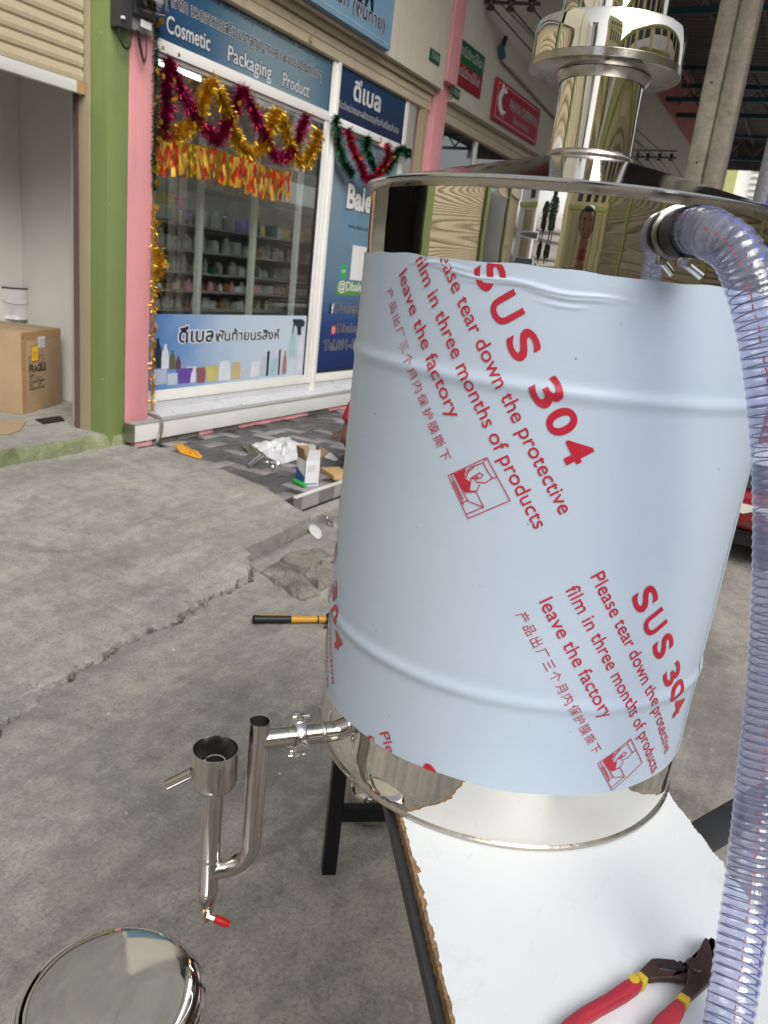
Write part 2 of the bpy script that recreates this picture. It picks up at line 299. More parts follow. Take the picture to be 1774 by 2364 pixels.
grad_mat('print_navy', [(0.0, (0.012, 0.016, 0.05)), (1.0, (0.012, 0.045, 0.11))], 2.8, 3.25, 2)

# ------------------------------------------------------------------ building helpers
def tag(o, label=None, cat=None, group=None, kind=None):
    for k, v in (('label', label), ('category', cat), ('group', group), ('kind', kind)):
        if v: o[k] = v
    return o
def empty(name, loc, label, cat, group=None, rz=0.0):
    o = bpy.data.objects.new(name, None); COL.objects.link(o); o.location = loc; o.rotation_euler[2] = rz; o.empty_display_size = 0.05
    return tag(o, label, cat, group)
class MB:
    def __init__(s): s.v = []; s.f = []
    def add(s, vs, fs):
        n = len(s.v); s.v += [Vector(p) for p in vs]; s.f += [[i + n for i in f] for f in fs]; return s
    def box(s, x0, x1, y0, y1, z0, z1):
        return s.add([(x0, y0, z0), (x1, y0, z0), (x1, y1, z0), (x0, y1, z0), (x0, y0, z1), (x1, y0, z1), (x1, y1, z1), (x0, y1, z1)],
                     [(3, 2, 1, 0), (4, 5, 6, 7), (0, 1, 5, 4), (1, 2, 6, 5), (2, 3, 7, 6), (3, 0, 4, 7)])
    def obox(s, c, a, b, d):
        c, a, b, d = Vector(c), Vector(a), Vector(b), Vector(d)
        return s.add([c + i * a + j * b + k * d for k in (-1, 1) for i, j in ((-1, -1), (1, -1), (1, 1), (-1, 1))],
                     [(3, 2, 1, 0), (4, 5, 6, 7), (0, 1, 5, 4), (1, 2, 6, 5), (2, 3, 7, 6), (3, 0, 4, 7)])
    def bar(s, p, q, wd, h, up=(0, 0, 1)):
        p, q = Vector(p), Vector(q); d = (q - p); L = d.length; d.normalize(); up = Vector(up); sd_ = d.cross(up)
        if sd_.length < 1e-4: sd_ = d.cross(Vector((1, 0, 0)))
        sd_.normalize(); up2 = sd_.cross(d).normalized()
        return s.obox((p + q) / 2, d * (L / 2), sd_ * (wd / 2), up2 * (h / 2))
    def tube(s, pts, r, n=12, caps=True):
        pts = [Vector(p) for p in pts]; m = len(pts); rs = r if hasattr(r, '__len__') else [r] * m
        fr = frames(pts); ring = []
        for i, (p, (tt, a, b)) in enumerate(zip(pts, fr)):
            ring += [p + rs[i] * (cos(2 * pi * k / n) * a + sin(2 * pi * k / n) * b) for k in range(n)]
        fs = [(i * n + k, i * n + (k + 1) % n, (i + 1) * n + (k + 1) % n, (i + 1) * n + k) for i in range(m - 1) for k in range(n)]
        if caps: fs += [list(range(n))[::-1], list(range((m - 1) * n, m * n))]
        return s.add(ring, fs)
    def lathe(s, prof, n=48, c=(0, 0, 0), ax=None, closed=False):
        c = Vector(c); X, Y, Z = (Vector((1, 0, 0)), Vector((0, 1, 0)), Vector((0, 0, 1))) if ax is None else basis(ax)
        vs = [c + r * cos(2 * pi * k / n) * X + r * sin(2 * pi * k / n) * Y + z * Z for r, z in prof for k in range(n)]
        fs = [(i * n + k, i * n + (k + 1) % n, (i + 1) * n + (k + 1) % n, (i + 1) * n + k) for i in range(len(prof) - 1) for k in range(n)]
        if not closed:
            if prof[0][0] > 1e-6: fs.append(list(range(n))[::-1])
            if prof[-1][0] > 1e-6: fs.append(list(range((len(prof) - 1) * n, len(prof) * n)))
        return s.add(vs, fs)
    def prism(s, poly, o, a, b, d):
        """flat outline (2-D pairs) in the plane o + x*a + y*b, thickened along d"""
        o, a, b, d = Vector(o), Vector(a), Vector(b), Vector(d); n = len(poly)
        p0 = [o + x * a + y * b for x, y in poly]
        if d.length < 1e-9: return s.add(p0, [list(range(n))])
        return s.add(p0 + [p + d for p in p0], [list(range(n))[::-1], list(range(n, 2 * n))] + [(i, (i + 1) % n, n + (i + 1) % n, n + i) for i in range(n)])
    def build(s, name, m, parent=None, smooth=None, bevel=0.0, seg=2, weld=False, local=True):
        me = bpy.data.meshes.new(name); o = bpy.data.objects.new(name, me); COL.objects.link(o)
        bm = bmesh.new(); off = Vector((0, 0, 0))
        if parent is not None and local:
            p = parent
            inv = world_of(parent).inverted()
        else: inv = Matrix.Identity(4)
        vv = [bm.verts.new(inv @ p) for p in s.v]
        for f in s.f:
            try: bm.faces.new([vv[i] for i in f])
            except ValueError: pass
        if weld: bmesh.ops.remove_doubles(bm, verts=bm.verts, dist=1e-5)
        bmesh.ops.recalc_face_normals(bm, faces=bm.faces)
        if bevel:
            es = [e for e in bm.edges if len(e.link_faces) == 2 and e.calc_face_angle(0) > 0.5]
            bmesh.ops.bevel(bm, geom=es, offset=bevel, segments=seg, affect='EDGES', clamp_overlap=True, profile=0.6)
        bm.to_mesh(me); bm.free()
        if smooth or bevel:
            me.shade_smooth(); me.set_sharp_from_angle(angle=radians(smooth or 50))
        me.materials.append(MATS[m] if isinstance(m, str) else m)
        if parent is not None: o.parent = parent
        return o
def world_of(o):
    M = Matrix.LocRotScale(o.location, o.rotation_euler, o.scale)
    return world_of(o.parent) @ M if o.parent else M
def basis(z):
    z = Vector(z).normalized(); x = z.cross(Vector((0, 0, 1)))
    if x.length < 1e-3: x = Vector((1, 0, 0))
    x.normalize(); return x, z.cross(x), z
def frames(pts):
    out = []; m = len(pts); T = []
    for i in range(m):
        d = pts[min(i + 1, m - 1)] - pts[max(i - 1, 0)]; T.append(d.normalized())
    a = T[0].cross(Vector((0.13, 0.21, 1))).normalized()
    for i in range(m):
        a = (a - a.dot(T[i]) * T[i]).normalized(); out.append((T[i], a, T[i].cross(a)))
    return out
def spline(P, n):
    P = [Vector(p) for p in P]; Q = [2 * P[0] - P[1]] + P + [2 * P[-1] - P[-2]]; out = []
    for i in range(1, len(Q) - 2):
        for k in range(n):
            t = k / n; a, b, c, d = Q[i - 1], Q[i], Q[i + 1], Q[i + 2]
            out.append(0.5 * ((2 * b) + (c - a) * t + (2 * a - 5 * b + 4 * c - d) * t * t + (3 * b - a - 3 * c + d) * t ** 3))
    return out + [P[-1]]
def box(name, m, x0, x1, y0, y1, z0, z1, parent=None, bevel=0.0): return MB().box(x0, x1, y0, y1, z0, z1).build(name, m, parent, bevel=bevel)
def struct(o): o['kind'] = 'structure'; return o
def copy_of(o, parent=None):
    c = o.copy(); COL.objects.link(c); c.parent = parent; return c

# lettering: the outline of a line of type as a flat mesh
TXT = {}
def type_geo(s, bold=0.0, res=3):
    k = (s, bold)
    if k in TXT: return TXT[k]
    cu = bpy.data.curves.new('lettering', 'FONT'); cu.body = s; cu.resolution_u = res; cu.offset = bold
    ob = bpy.data.objects.new('lettering', cu); COL.objects.link(ob)
    dg = bpy.context.evaluated_depsgraph_get(); me = bpy.data.meshes.new_from_object(ob.evaluated_get(dg))
    vs_ = [(v.co.x, v.co.y) for v in me.vertices]; fs_ = [list(p.vertices) for p in me.polygons]
    bpy.data.objects.remove(ob); bpy.data.curves.remove(cu); bpy.data.meshes.remove(me)
    if not vs_: vs_ = [(0, 0), (1, 0), (1, 1)]; fs_ = [[0, 1, 2]]
    TXT[k] = (vs_, fs_); return TXT[k]
def letters(name, s, m, parent, o, a, b, width=None, height=None, bold=0.0, ref=None):
    """set type so that its ink starts at o, runs along a with the given ink width, and stands `height` times the em along b"""
    vs_, fs_ = type_geo(s, bold); rv = vs_ if ref is None else type_geo(ref, bold)[0]
    x0 = min(p[0] for p in vs_); x1 = max(p[0] for p in vs_)
    sx = width / (x1 - x0) if width else height
    sy = height if height else sx
    o, a, b = Vector(o), Vector(a), Vector(b)
    return MB().add([o + a * ((x - x0) * sx) + b * (y * sy) for x, y in vs_], fs_).build(name, m, parent)
XH, ZH = Vector((1, 0, 0)), Vector((0, 0, 1))

# ================================================================== THE SETTING
# edge of the raised concrete apron: (X, Y) along the broken front
def jag(x, amp, seed=0.0): return amp * (sin(x * 13 + seed) * 0.6 + sin(x * 31.7 + 1.3 + seed * 2) * 0.35 + sin(x * 71 + 2.1 + seed) * 0.22 + sin(x * 137 + 3 * seed) * 0.10)
EDGE = [(-9, 1.80), (-4, 1.86), (0.3, 1.90), (1.25, 1.93), (1.55, 2.02), (1.85, 2.065), (2.25, 2.08), (2.65, 2.12), (2.95, 2.14), (3.02, 2.20), (3.06, 2.285), (3.4, 2.30), (3.73, 2.32), (3.757, 2.46), (3.99, 2.89), (4.15, 3.46), (4.22, 4.06), (4.24, 4.14)]
def lerp_tab(tab, x):
    for (a, b), (c, d) in zip(tab, tab[1:]):
        if x <= c: return b + (d - b) * (x - a) / (c - a)
    return tab[-1][1]
def edge_y(x):
    y = lerp_tab(EDGE, x)
    if x < 3.0: y += jag(x, 0.028) * (1 if x > 0.5 else 0.6)
    return y
struct(MB().add([(-250, -250, -0.07), (250, -250, -0.07), (250, 250, -0.07), (-250, 250, -0.07)], [(0, 1, 2, 3)]).build('ground', 'dirt'))
def road():
    xs = [-60, -30, -12] + [-9 + i * 0.5 for i in range(18)] + [0.2 + i * 0.012 for i in range(int(2.86 / 0.012))] + [3.08, 3.2, 3.4, 3.73, 3.80, 4.6, 6, 9, 14, 22, 40, 60]
    m = MB(); cols = []
    for x in xs:
        if x < 3.04:
            g = 0.019 + 0.014 * max(0, sin(x * 5.3 + 0.6)) + 0.010 * max(0, sin(x * 13.7)) + jag(x * 1.7 + 5, 0.008)
            ye = edge_y(max(x, -9)) - max(0.003, g if x > 0.9 else 0.004)
        elif x < 3.76: ye = lerp_tab(EDGE, x) - 0.012
        else: ye = 2.56
        z1 = -0.004 if x > 3.0 else 0.0
        col_ = [(-60, 0), (-20, 0), (-6, 0), (-2, 0), (ye - 1.0, 0), (ye - 0.25, 0), (ye - 0.06, 0.0), (ye - 0.012, z1), (ye, z1 - 0.008 + jag(x, 0.006, 2)), (ye + 0.004, -0.069)]
        cols.append([(x, y, z) for y, z in col_])
    n = len(cols[0]); vs_ = [p for c in cols for p in c]
    m.add(vs_, [(i * n + k, (i + 1) * n + k, (i + 1) * n + k + 1, i * n + k + 1) for i in range(len(cols) - 1) for k in range(n - 1)])
    struct(m.build('road', 'road_concrete', smooth=40))
road()
def apron():
    xs = [-9 + i * 0.4 for i in range(23)] + [0.21 + i * 0.012 for i in range(int(2.80 / 0.012))] + [3.03, 3.06, 3.1, 3.2, 3.3, 3.4, 3.5, 3.6, 3.7, 3.73, 3.757, 3.8, 3.86, 3.92, 3.99, 4.05, 4.1, 4.15, 4.18, 4.2, 4.22]
    cols = []
    for x in xs:
        y0 = edge_y(x); y1 = 4.30
        rise = min(1, max(0, (x - 2.6) / 0.55)); rise = rise * rise * (3 - 2 * rise)
        ze = 0.0045 + 0.003 * sin(x * 9) + jag(x, 0.004, 1) + 0.066 * rise + (0.033 * min(1, (x - 3.7) / 0.06) if x > 3.7 else 0)
        jj = jag(x * 2.3, 0.006, 5) if x < 3.0 else 0.0; sh_ = 1.0 if x < 3.0 else 0.2; c = [(x, y0 + 0.004, -0.069), (x, y0 + 0.003 + jj * 0.4, ze - 0.020), (x, y0 + 0.008 * sh_ - jj, ze - 0.010 * sh_), (x, y0 + 0.022 * sh_ + jj, ze - 0.002), (x, y0 + 0.05, ze)]
        for k in range(1, 17):
            t = k / 16; y = y0 + 0.05 + (y1 - y0 - 0.05) * t
            z = ze + (max(0.108 if x > 3.7 else 0.103, ze) - ze) * (t ** 0.8) * (0.55 + 0.45 * min(1, max(0, (x + 1) / 4.5)))
            z += 0.004 * sin(x * 2.1 + y * 1.7) * (1 - t)
            c.append((x, y, z))
        cols.append(c)
    n = len(cols[0])
    o = MB().add([p for c in cols for p in c], [(i * n + k, (i + 1) * n + k, (i + 1) * n + k + 1, i * n + k + 1) for i in range(len(cols) - 1) for k in range(n - 1)]).build('pavement', 'slab_concrete', smooth=45)
    struct(o); return o
pave = apron()
# loose rubble caught in the crack
def rubble():
    m = MB()
    for i in range(760):
        if i < 620: x = rnd.uniform(1.2, 3.0); y = edge_y(x) + rnd.gauss(-0.012, 0.016)
        else: x = rnd.uniform(3.02, 4.6); y = (2.285 if x < 3.74 else 2.545) + rnd.gauss(-0.02, 0.012)
        s = abs(rnd.gauss(0, 0.006)) + 0.003; z = (-0.055 + rnd.random() * 0.035) if i % 4 else -0.002
        ang = rnd.random() * 6
        pts = [Vector((x + s * rnd.uniform(0.6, 1.3) * cos(ang + k * 2.09), y + s * rnd.uniform(0.6, 1.2) * sin(ang + k * 2.09), z)) for k in range(3)]
        top = Vector((x, y, z + s * rnd.uniform(0.6, 1.3)))
        m.add(pts + [top], [(0, 1, 2), (0, 1, 3), (1, 2, 3), (2, 0, 3)])
    o = m.build('rubble', 'broken_concrete'); tag(o, 'loose crumbs of broken concrete caught along the crack', 'rubble', kind='stuff')
rubble()
# cement patches on the ground: left of the crack, beside the doorstep, broken lumps by the kerb
def patch(name, outline, z, h, m, rough_=0.006, seed=1):
    r = random.Random(seed); P = []
    for (a, b), (c, d) in zip(outline, outline[1:] + outline[:1]):
        for k in range(6): P.append((a + (c - a) * k / 6 + r.gauss(0, 0.008), b + (d - b) * k / 6 + r.gauss(0, 0.008)))
    cx = sum(p[0] for p in P) / len(P); cy = sum(p[1] for p in P) / len(P); n = len(P); vs_ = []
    for s_, hh in ((1.0, -0.03), (1.0, h * 0.35), (0.93, h * 0.8), (0.6, h), (0.25, h)):
        vs_ += [(cx + (x - cx) * s_, cy + (y - cy) * s_, z + hh + r.gauss(0, rough_ if s_ < 1 else 0)) for x, y in P]
    fs_ = [(i * n + k, i * n + (k + 1) % n, (i + 1) * n + (k + 1) % n, (i + 1) * n + k) for i in range(4) for k in range(n)] + [list(range(4 * n, 5 * n))]
    o = MB().add(vs_, fs_).build(name, m, smooth=35); struct(o); return o
concrete('cement_pale', (0.34, 0.335, 0.325), (0.50, 0.49, 0.47), (0.20, 0.195, 0.19), 0.5, 0.3, 0.8, 0.4, warm=0.1)
def zpoly(pts, z): return [tuple(onZ(x, y, z)[:2]) for x, y in pts]
patch('cement_patch', zpoly([(-60, 1620), (-20, 1590), (60, 1580), (98, 1592), (92, 1622), (40, 1652), (-40, 1675)], 0.0), 0.0, 0.012, 'cement_pale', 0.0015, 3)
patch('cement_patch', zpoly([(-50, 1030), (0, 1027), (35, 1062), (62, 1085), (20, 1098), (-60, 1105)], 0.085), 0.080, 0.014, 'cement_pale', 0.002, 4)
patch('cement_patch', zpoly([(600, 1322), (640, 1300), (690, 1330), (740, 1372), (700, 1390), (660, 1368)], 0.0), 0.0, 0.028, 'broken_concrete', 0.006, 5)
patch('cement_patch', zpoly([(640, 1300), (700, 1275), (790, 1290), (800, 1330), (735, 1368), (690, 1330)], 0.0), 0.0, 0.040, 'broken_concrete', 0.008, 6)

# tiled platform in front of the shop
plat = MB().prism([(3.85, 2.58), (14, 2.58), (14, 4.16), (4.1, 4.16), (4.0, 3.4)], (0, 0, -0.06), XH, (0, 1, 0), (0, 0, 0.150)).build('platform', 'grout')
struct(plat)
def tile_mesh(w_, d_, h_, m, nm):
    return MB().box(-w_ / 2, w_ / 2, -d_ / 2, d_ / 2, -h_, 0)
def tiles():
    protos = {}
    Wt = 0.104; cells = []
    for j in range(-1, 17):
        for i in range(-4, 92):
            t = (i - j) % 4
            if t == 0: cells.append((i + 1.0, j + 0.5, 'h'))
            elif t == 2: cells.append((i + 0.5, j, 'v'))
    items = []
    for cx, cy, k in cells:
        x = 3.78 + cx * Wt; y = 2.595 + cy * Wt
        hx, hy = (Wt, Wt / 2) if k == 'h' else (Wt / 2, Wt)
        if y - hy < 2.585: continue
        if y + hy > 4.12 or x - hx < 3.72 or x > 13.5: continue
        xl = 3.66 + (y - 2.3) * 0.26
        if x < xl - 0.05: continue
        items.append((hypot(x, y), x, y, k))
    items.sort(); rest = {}
    for n_, (d, x, y, k) in enumerate(items):
        mi = rnd.choices(range(5), (30, 26, 16, 17, 11))[0]
        hx, hy = ((Wt - 0.0022), (Wt - 0.0044) / 2) if k == 'h' else ((Wt - 0.0044) / 2, (Wt - 0.0022))
        z = 0.100 + rnd.uniform(-0.0008, 0.0008)
        if n_ < 300:
            key = (k, mi)
            if key not in protos:
                o = MB().box(-hx, hx, -hy, hy, -0.012, 0).build('tile', TILES[mi], None, bevel=0.0012, seg=1); protos[key] = o
            else: o = copy_of(protos[key])
            o.parent = plat; o.location = (x, y, z); o.rotation_euler = (rnd.gauss(0, 0.002), rnd.gauss(0, 0.002), 0)
        else: rest.setdefault(mi, MB()).box(x - hx, x + hx, y - hy, y + hy, 0.088, z)
    for mi, m in rest.items():
        o = m.build('far_tiles', TILES[mi], plat); o['kind'] = 'stuff'
tiles()
# riser tiles and the pale nosing strip
x = 3.925; k = 0
while x < 7.4:
    wv = rnd.choice((0.085, 0.10, 0.19)); box('riser_tile', 'riser_tile_light' if k % 3 else 'riser_tile_dark', x, x + wv - 0.004, 2.566, 2.578, 0.0, 0.088, plat); x += wv; k += 1
box('nosing', 'ledge_stone', 3.93, 9.0, 2.560, 2.586, 0.090, 0.1035, plat, 0.002)

# doorstep of the left shop
def doorstep():
    xs = [-9 + i * 0.5 for i in range(20)] + [0.8 + i * 0.04 for i in range(86)]
    cols = []
    for x in xs:
        if x > 4.20: continue
        j = jag(x, 0.012, 4) if x > 0.7 else 0
        yf = 4.15 + j + 0.10 * max(0, (x - 3.95) / 0.2) ** 2 * 0
        cols.append([(x, yf + 0.012, 0.0), (x, yf, 0.10), (x, yf + 0.004, 0.185 + j * 0.5), (x, yf + 0.02, 0.20)])
    n = 4
    o = MB().add([p for c in cols for p in c], [(i * n + k, (i + 1) * n + k, (i + 1) * n + k + 1, i * n + k + 1) for i in range(len(cols) - 1) for k in range(n - 1)]).build('doorstep', 'step_green', smooth=40)
    struct(o)
    top = MB().add([(-9, 4.168, 0.199), (4.2, 4.168, 0.199), (4.46, 4.6, 0.199), (4.46, 7.2, 0.199), (-9, 7.2, 0.199)], [(0, 1, 2, 3, 4)]).build('shop_floor', 'slab_concrete'); struct(top)
doorstep()

# ================================================================== BUILDINGS
def slats(parent, x0, x1, y, z0, z1, pitch=0.078):
    pr = MB()
    prof = [(0, 0.0), (-0.012, 0.010), (-0.016, 0.030), (-0.012, pitch - 0.016), (-0.004, pitch - 0.010), (-0.004, pitch - 0.003), (0.004, pitch - 0.003), (0.004, 0.0)]
    n = len(prof)
    vs_ = [(xx, py, pz) for xx in (0, x1 - x0) for py, pz in prof]
    pr.add(vs_, [list(range(n)), list(range(n, 2 * n))[::-1]] + [(i, (i + 1) % n, n + (i + 1) % n, n + i) for i in range(n)])
    first = None; z = z0
    while z < z1 - 0.01:
        if first is None: first = pr.build('slat', 'beige_shutter', None); o = first
        else: o = copy_of(first)
        o.parent = parent; o.location = Vector((x0, y, z)) - parent.location if parent.parent is None else Vector((x0, y, z)) - parent.parent.location - parent.location; z += pitch
    return first

# --- left shop: half raised shutter, green pillar, pale inner walls
ls = empty('shophouse', (3.9, 4.3, 0.2), 'left shop unit with half-raised beige roller shutter beside the green pillar', 'building')
box('pillar', 'green_paint', 3.875, 4.048, 4.15, 4.40, 0.10, 3.455, ls, 0.004)
box('guide_rail', 'beige_dark', 3.868, 3.93, 4.302, 4.40, 0.2, 3.5, ls, 0.003)
box('guide_channel', 'maroon_rail', 3.862, 3.90, 4.402, 4.445, 0.2, 2.42, ls)
MB().prism([(3.88, 4.448), (4.115, 4.76), (4.46, 4.76), (4.46, 4.448)], (0, 0, 0.2), XH, (0, 1, 0), (0, 0, 3.2)).build('jamb', 'white_wall', ls)
box('inner_wall', 'inner_wall', 2.35, 4.46, 5.72, 5.80, 0.2, 3.4, ls)
box('side_wall', 'inner_wall', 4.462, 4.50, 4.46, 7.2, 0.2, 3.4, ls)
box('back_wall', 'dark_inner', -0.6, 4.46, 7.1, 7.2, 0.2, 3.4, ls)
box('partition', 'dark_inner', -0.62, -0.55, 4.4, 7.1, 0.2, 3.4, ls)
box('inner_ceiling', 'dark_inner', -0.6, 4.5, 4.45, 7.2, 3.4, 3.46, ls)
sh = empty('roller_shutter', (0, 0, 0), None, None); sh.parent = ls; sh.location = Vector((-0.45, 4.36, 2.42)) - ls.location
def slats2(parent_world, root, x0, x1, y, z0, z1):
    pr_o = None; z = z0; pitch = 0.078
    prof = [(0, 0.0), (-0.012, 0.008), (-0.017, 0.030), (-0.013, pitch - 0.018), (-0.002, pitch - 0.012), (-0.002, pitch - 0.002), (0.006, pitch - 0.002), (0.006, 0.0)]
    n = len(prof); pr = MB(); pr.add([(xx, py, pz) for xx in (0, x1 - x0) for py, pz in prof], [list(range(n)), list(range(n, 2 * n))[::-1]] + [(i, (i + 1) % n, n + (i + 1) % n, n + i) for i in range(n)])
    while z < z1 - 0.01:
        o = pr.build('slat', 'beige_shutter', None) if pr_o is None else copy_of(pr_o)
        pr_o = pr_o or o; o.parent = root; o.location = Vector((x0, y, z)) - parent_world; z += pitch
slats2(Vector((-0.45, 4.36, 2.42)), sh, -0.45, 3.862, 4.36, 2.42, 3.44)
MB().box(-0.45, 3.862, 4.335, 4.375, 2.352, 2.420).build('bottom_bar', 'ledge_stone', sh, bevel=0.004)
MB().box(3.80, 3.862, 4.331, 4.334, 2.352, 2.418).build('end_plate', 'cardboard_tape', sh)
p = onY(122, 200, 5.69); q = onY(128, 405, 5.69)
MB().tube([(p.x, 5.70, p.z), (p.x, 5.70, q.z)], 0.012, 8).build('conduit', 'inner_wall', ls)
MB().box(p.x - 0.13, p.x + 0.04, 5.68, 5.72, p.z - 0.02, p.z + 0.06).build('junction_box', 'beige_dark', ls, bevel=0.004)
s0 = onY(105, 432, 5.68); s1 = onY(139, 462, 5.68)
MB().box(s0.x, s0.x + 0.15, 5.675, 5.72, s1.z, s0.z).build('socket_box', 'white_wall', ls, bevel=0.008)
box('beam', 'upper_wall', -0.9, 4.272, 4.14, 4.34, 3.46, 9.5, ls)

# --- more units up the row to the left
def shutter_unit(x0, x1, label, closed):
    e = empty('shophouse', ((x0 + x1) / 2, 4.3, 0.2), label, 'building')
    box('pillar', 'green_paint', x1 - 0.02, x1 + 0.40, 4.14, 4.44, 0.0, 6.6, e, 0.004)
    box('wall', 'cream_wall', x0, x1 - 0.02, 4.16, 4.36, 3.45, 6.6, e)
    box('back_wall', 'dark_inner', x0, x1, 6.6, 6.7, 0.2, 3.45, e)
    box('partition', 'inner_wall', x0 - 0.02, x0 + 0.05, 4.4, 6.6, 0.2, 3.45, e)
    if closed:
        r = empty('roller_shutter', (0, 0, 0), None, None); r.parent = e
        slats2(e.location, r, x0 + 0.03, x1 - 0.02, 4.36, 0.21, 3.44)
    else: box('shutter_roll', 'beige_shutter', x0, x1 - 0.02, 4.32, 4.40, 3.0, 3.44, e)
    return e
shutter_unit(-5.3, -0.93, 'shop unit up the row with its beige roller shutter fully closed', True)
shutter_unit(-9.8, -5.72, 'far shop unit up the row standing open and dark', False)
shutter_unit(-14.5, -10.2, 'last closed shop unit at the end of the row', True)

# --- middle shop: pink pillar, glazed front, ledge, shutter hood, upper wall
ms = empty('shophouse', (6.3, 4.3, 0.1), 'middle shop unit with glazed front, pink pillar and pale ledge', 'building')
box('pillar', 'pink_paint', 4.050, 4.272, 4.147, 4.42, 0.10, 3.455, ms, 0.004)
def rough_base():
    xs = [4.03 + i * 0.03 for i in range(150)]; vs_ = []
    for x in xs:
        y = 4.075 + jag(x, 0.006, 7)
        vs_ += [(x, y - 0.008, 0.095), (x, y, 0.15), (x, 4.2, 0.15)]
    MB().add(vs_, [(i * 3 + k, i * 3 + 3 + k, i * 3 + 4 + k, i * 3 + 1 + k) for i in range(len(xs) - 1) for k in range(2)]).build('footing', 'peeled_plaster', ms)
    m = MB(); x = 4.05                                          # flakes of pink paint left on the footing
    for seg in ((4.06, 4.26), (4.75, 4.95), (5.25, 6.35), (6.7, 8.4)):
        top = []; bot = []; xx = seg[0]
        while xx < seg[1]:
            y = 4.066 + jag(xx, 0.006, 7)
            top.append((xx, y, 0.118 + abs(jag(xx, 0.022, 9)) + 0.006)); bot.append((xx, y - 0.007, 0.098 + abs(jag(xx, 0.006, 3)))); xx += 0.025
        n = len(top)
        m.add(bot + top, [(i, i + 1, n + i + 1, n + i) for i in range(n - 1)])
    m.build('paint_flakes', 'pink_paint', ms)['kind'] = 'stuff'
rough_base()
MB().box(4.035, 8.45, 4.040, 4.085, 0.142, 0.268).build('ledge_front', 'ledge_stone', ms, bevel=0.003)
MB().box(4.02, 4.034, 4.034, 4.13, 0.138, 0.272).build('ledge_cap', 'aluminium_dark', ms, bevel=0.002)
MB().box(4.025, 8.45, 4.034, 4.110, 0.2685, 0.280).build('ledge_trim', 'grey_alu', ms, bevel=0.002)
lt = MB().prism([(4.100, 0.268), (4.100, 0.284), (4.235, 0.312), (4.29, 0.312), (4.29, 0.268)], (4.274, 0, 0), (0, 1, 0), ZH, (4.2, 0, 0)).build('ledge_top', 'ledge_top', ms)
MB().box(4.274, 8.45, 4.236, 4.30, 0.3125, 0.372).build('sill', 'ledge_top', ms)
# window: frame, pane, header
wf = empty('window', (0, 0, 0), None, None); wf.parent = ms; wf.location = Vector((5.5, 4.25, 0.37)) - ms.location
def fr(name, x0, x1, z0, z1, y0=4.225, y1=4.275, m='white_alu'): return MB().box(x0, x1, y0, y1, z0, z1).build(name, m, wf, bevel=0.004)
fr('frame_bottom', 4.274, 6.60, 0.3725, 0.437); fr('frame_bead', 4.274, 6.50, 0.4375, 0.452, 4.232, 4.262)
fr('frame_header', 4.274, 6.60, 2.735, 2.812, 4.220, 4.275); fr('frame_lip', 4.274, 6.52, 2.700, 2.7345, 4.236, 4.27, 'grey_alu')
fr('frame_post', 6.462, 6.520, 0.4375, 2.7345); fr('frame_post', 6.522, 6.565, 0.3725, 3.30, 4.215, 4.275); fr('frame_post', 6.567, 6.612, 0.30, 3.30, 4.195, 4.275)
box('gasket', 'black_plastic', 6.440, 6.461, 4.24, 4.262, 0.452, 2.70, wf)
box('pane', 'window_glass', 4.274, 6.44, 4.248, 4.254, 0.452, 2.70, wf)
# door panel right of the window
dr = empty('door', (0, 0, 0), None, None); dr.parent = ms; dr.location = Vector((7.3, 4.25, 0.37)) - ms.location
for nm, a, b_2, c, d, mm in (('frame_bottom', 6.613, 8.2, 0.373, 0.45, 'white_alu'), ('frame_header', 6.613, 8.2, 2.70, 2.80, 'white_alu'), ('frame_post', 7.96, 8.03, 0.45, 3.30, 'white_alu'), ('frame_post', 8.032, 8.20, 0.45, 3.30, 'grey_alu'), ('frame_post', 6.613, 6.66, 0.45, 2.70, 'white_alu')):
    MB().box(a, b_2, 4.222, 4.275, c, d).build(nm, mm, dr, bevel=0.004)
box('panel', 'white_alu', 6.66, 7.96, 4.262, 4.272, 0.45, 2.70, dr)
box('panel_edge', 'black_plastic', 6.662, 7.95, 4.252, 4.261, 0.452, 0.472, dr)
# shutter hood and the beam over it, upper wall
hood = empty('shutter_hood', (0, 0, 0), None, None); hood.parent = ms; hood.location = Vector((6.3, 4.2, 3.2)) - ms.location
MB().prism([(4.205, 3.225), (4.19, 3.235), (4.19, 3.300), (4.200, 3.308), (4.19, 3.316), (4.185, 3.375), (4.198, 3.385), (4.185, 3.395), (4.185, 3.447), (4.30, 3.447), (4.30, 3.225)], (4.274, 0, 0), (0, 1, 0), ZH, (4.19, 0, 0)).build('lower_slats', 'beige_shutter', hood)
box('roll_lip', 'beige_dark', 4.274, 8.46, 4.150, 4.184, 3.385, 3.449, hood, 0.003)
box('hood_bracket', 'beige_dark', 6.05, 6.09, 4.17, 4.186, 3.25, 3.29, hood); box('side_rail', 'beige_dark', 8.30, 8.36, 4.16, 4.24, 0.3, 3.22, hood)
box('beam', 'cream_wall', 4.274, 8.50, 4.085, 4.34, 3.4505, 6.0, ms)
box('inner_ceiling', 'shop_inner', 4.5, 14.6, 4.36, 7.6, 3.40, 3.46, ms); box('inner_floor', 'ledge_stone', 4.5, 14.6, 4.30, 7.6, 0.30, 0.34, ms)
box('back_wall', 'shop_inner', 4.5, 14.6, 7.5, 7.6, 0.34, 3.4, ms); box('inner_partition', 'shop_inner', 8.52, 8.6, 4.36, 7.5, 0.34, 3.4, ms)
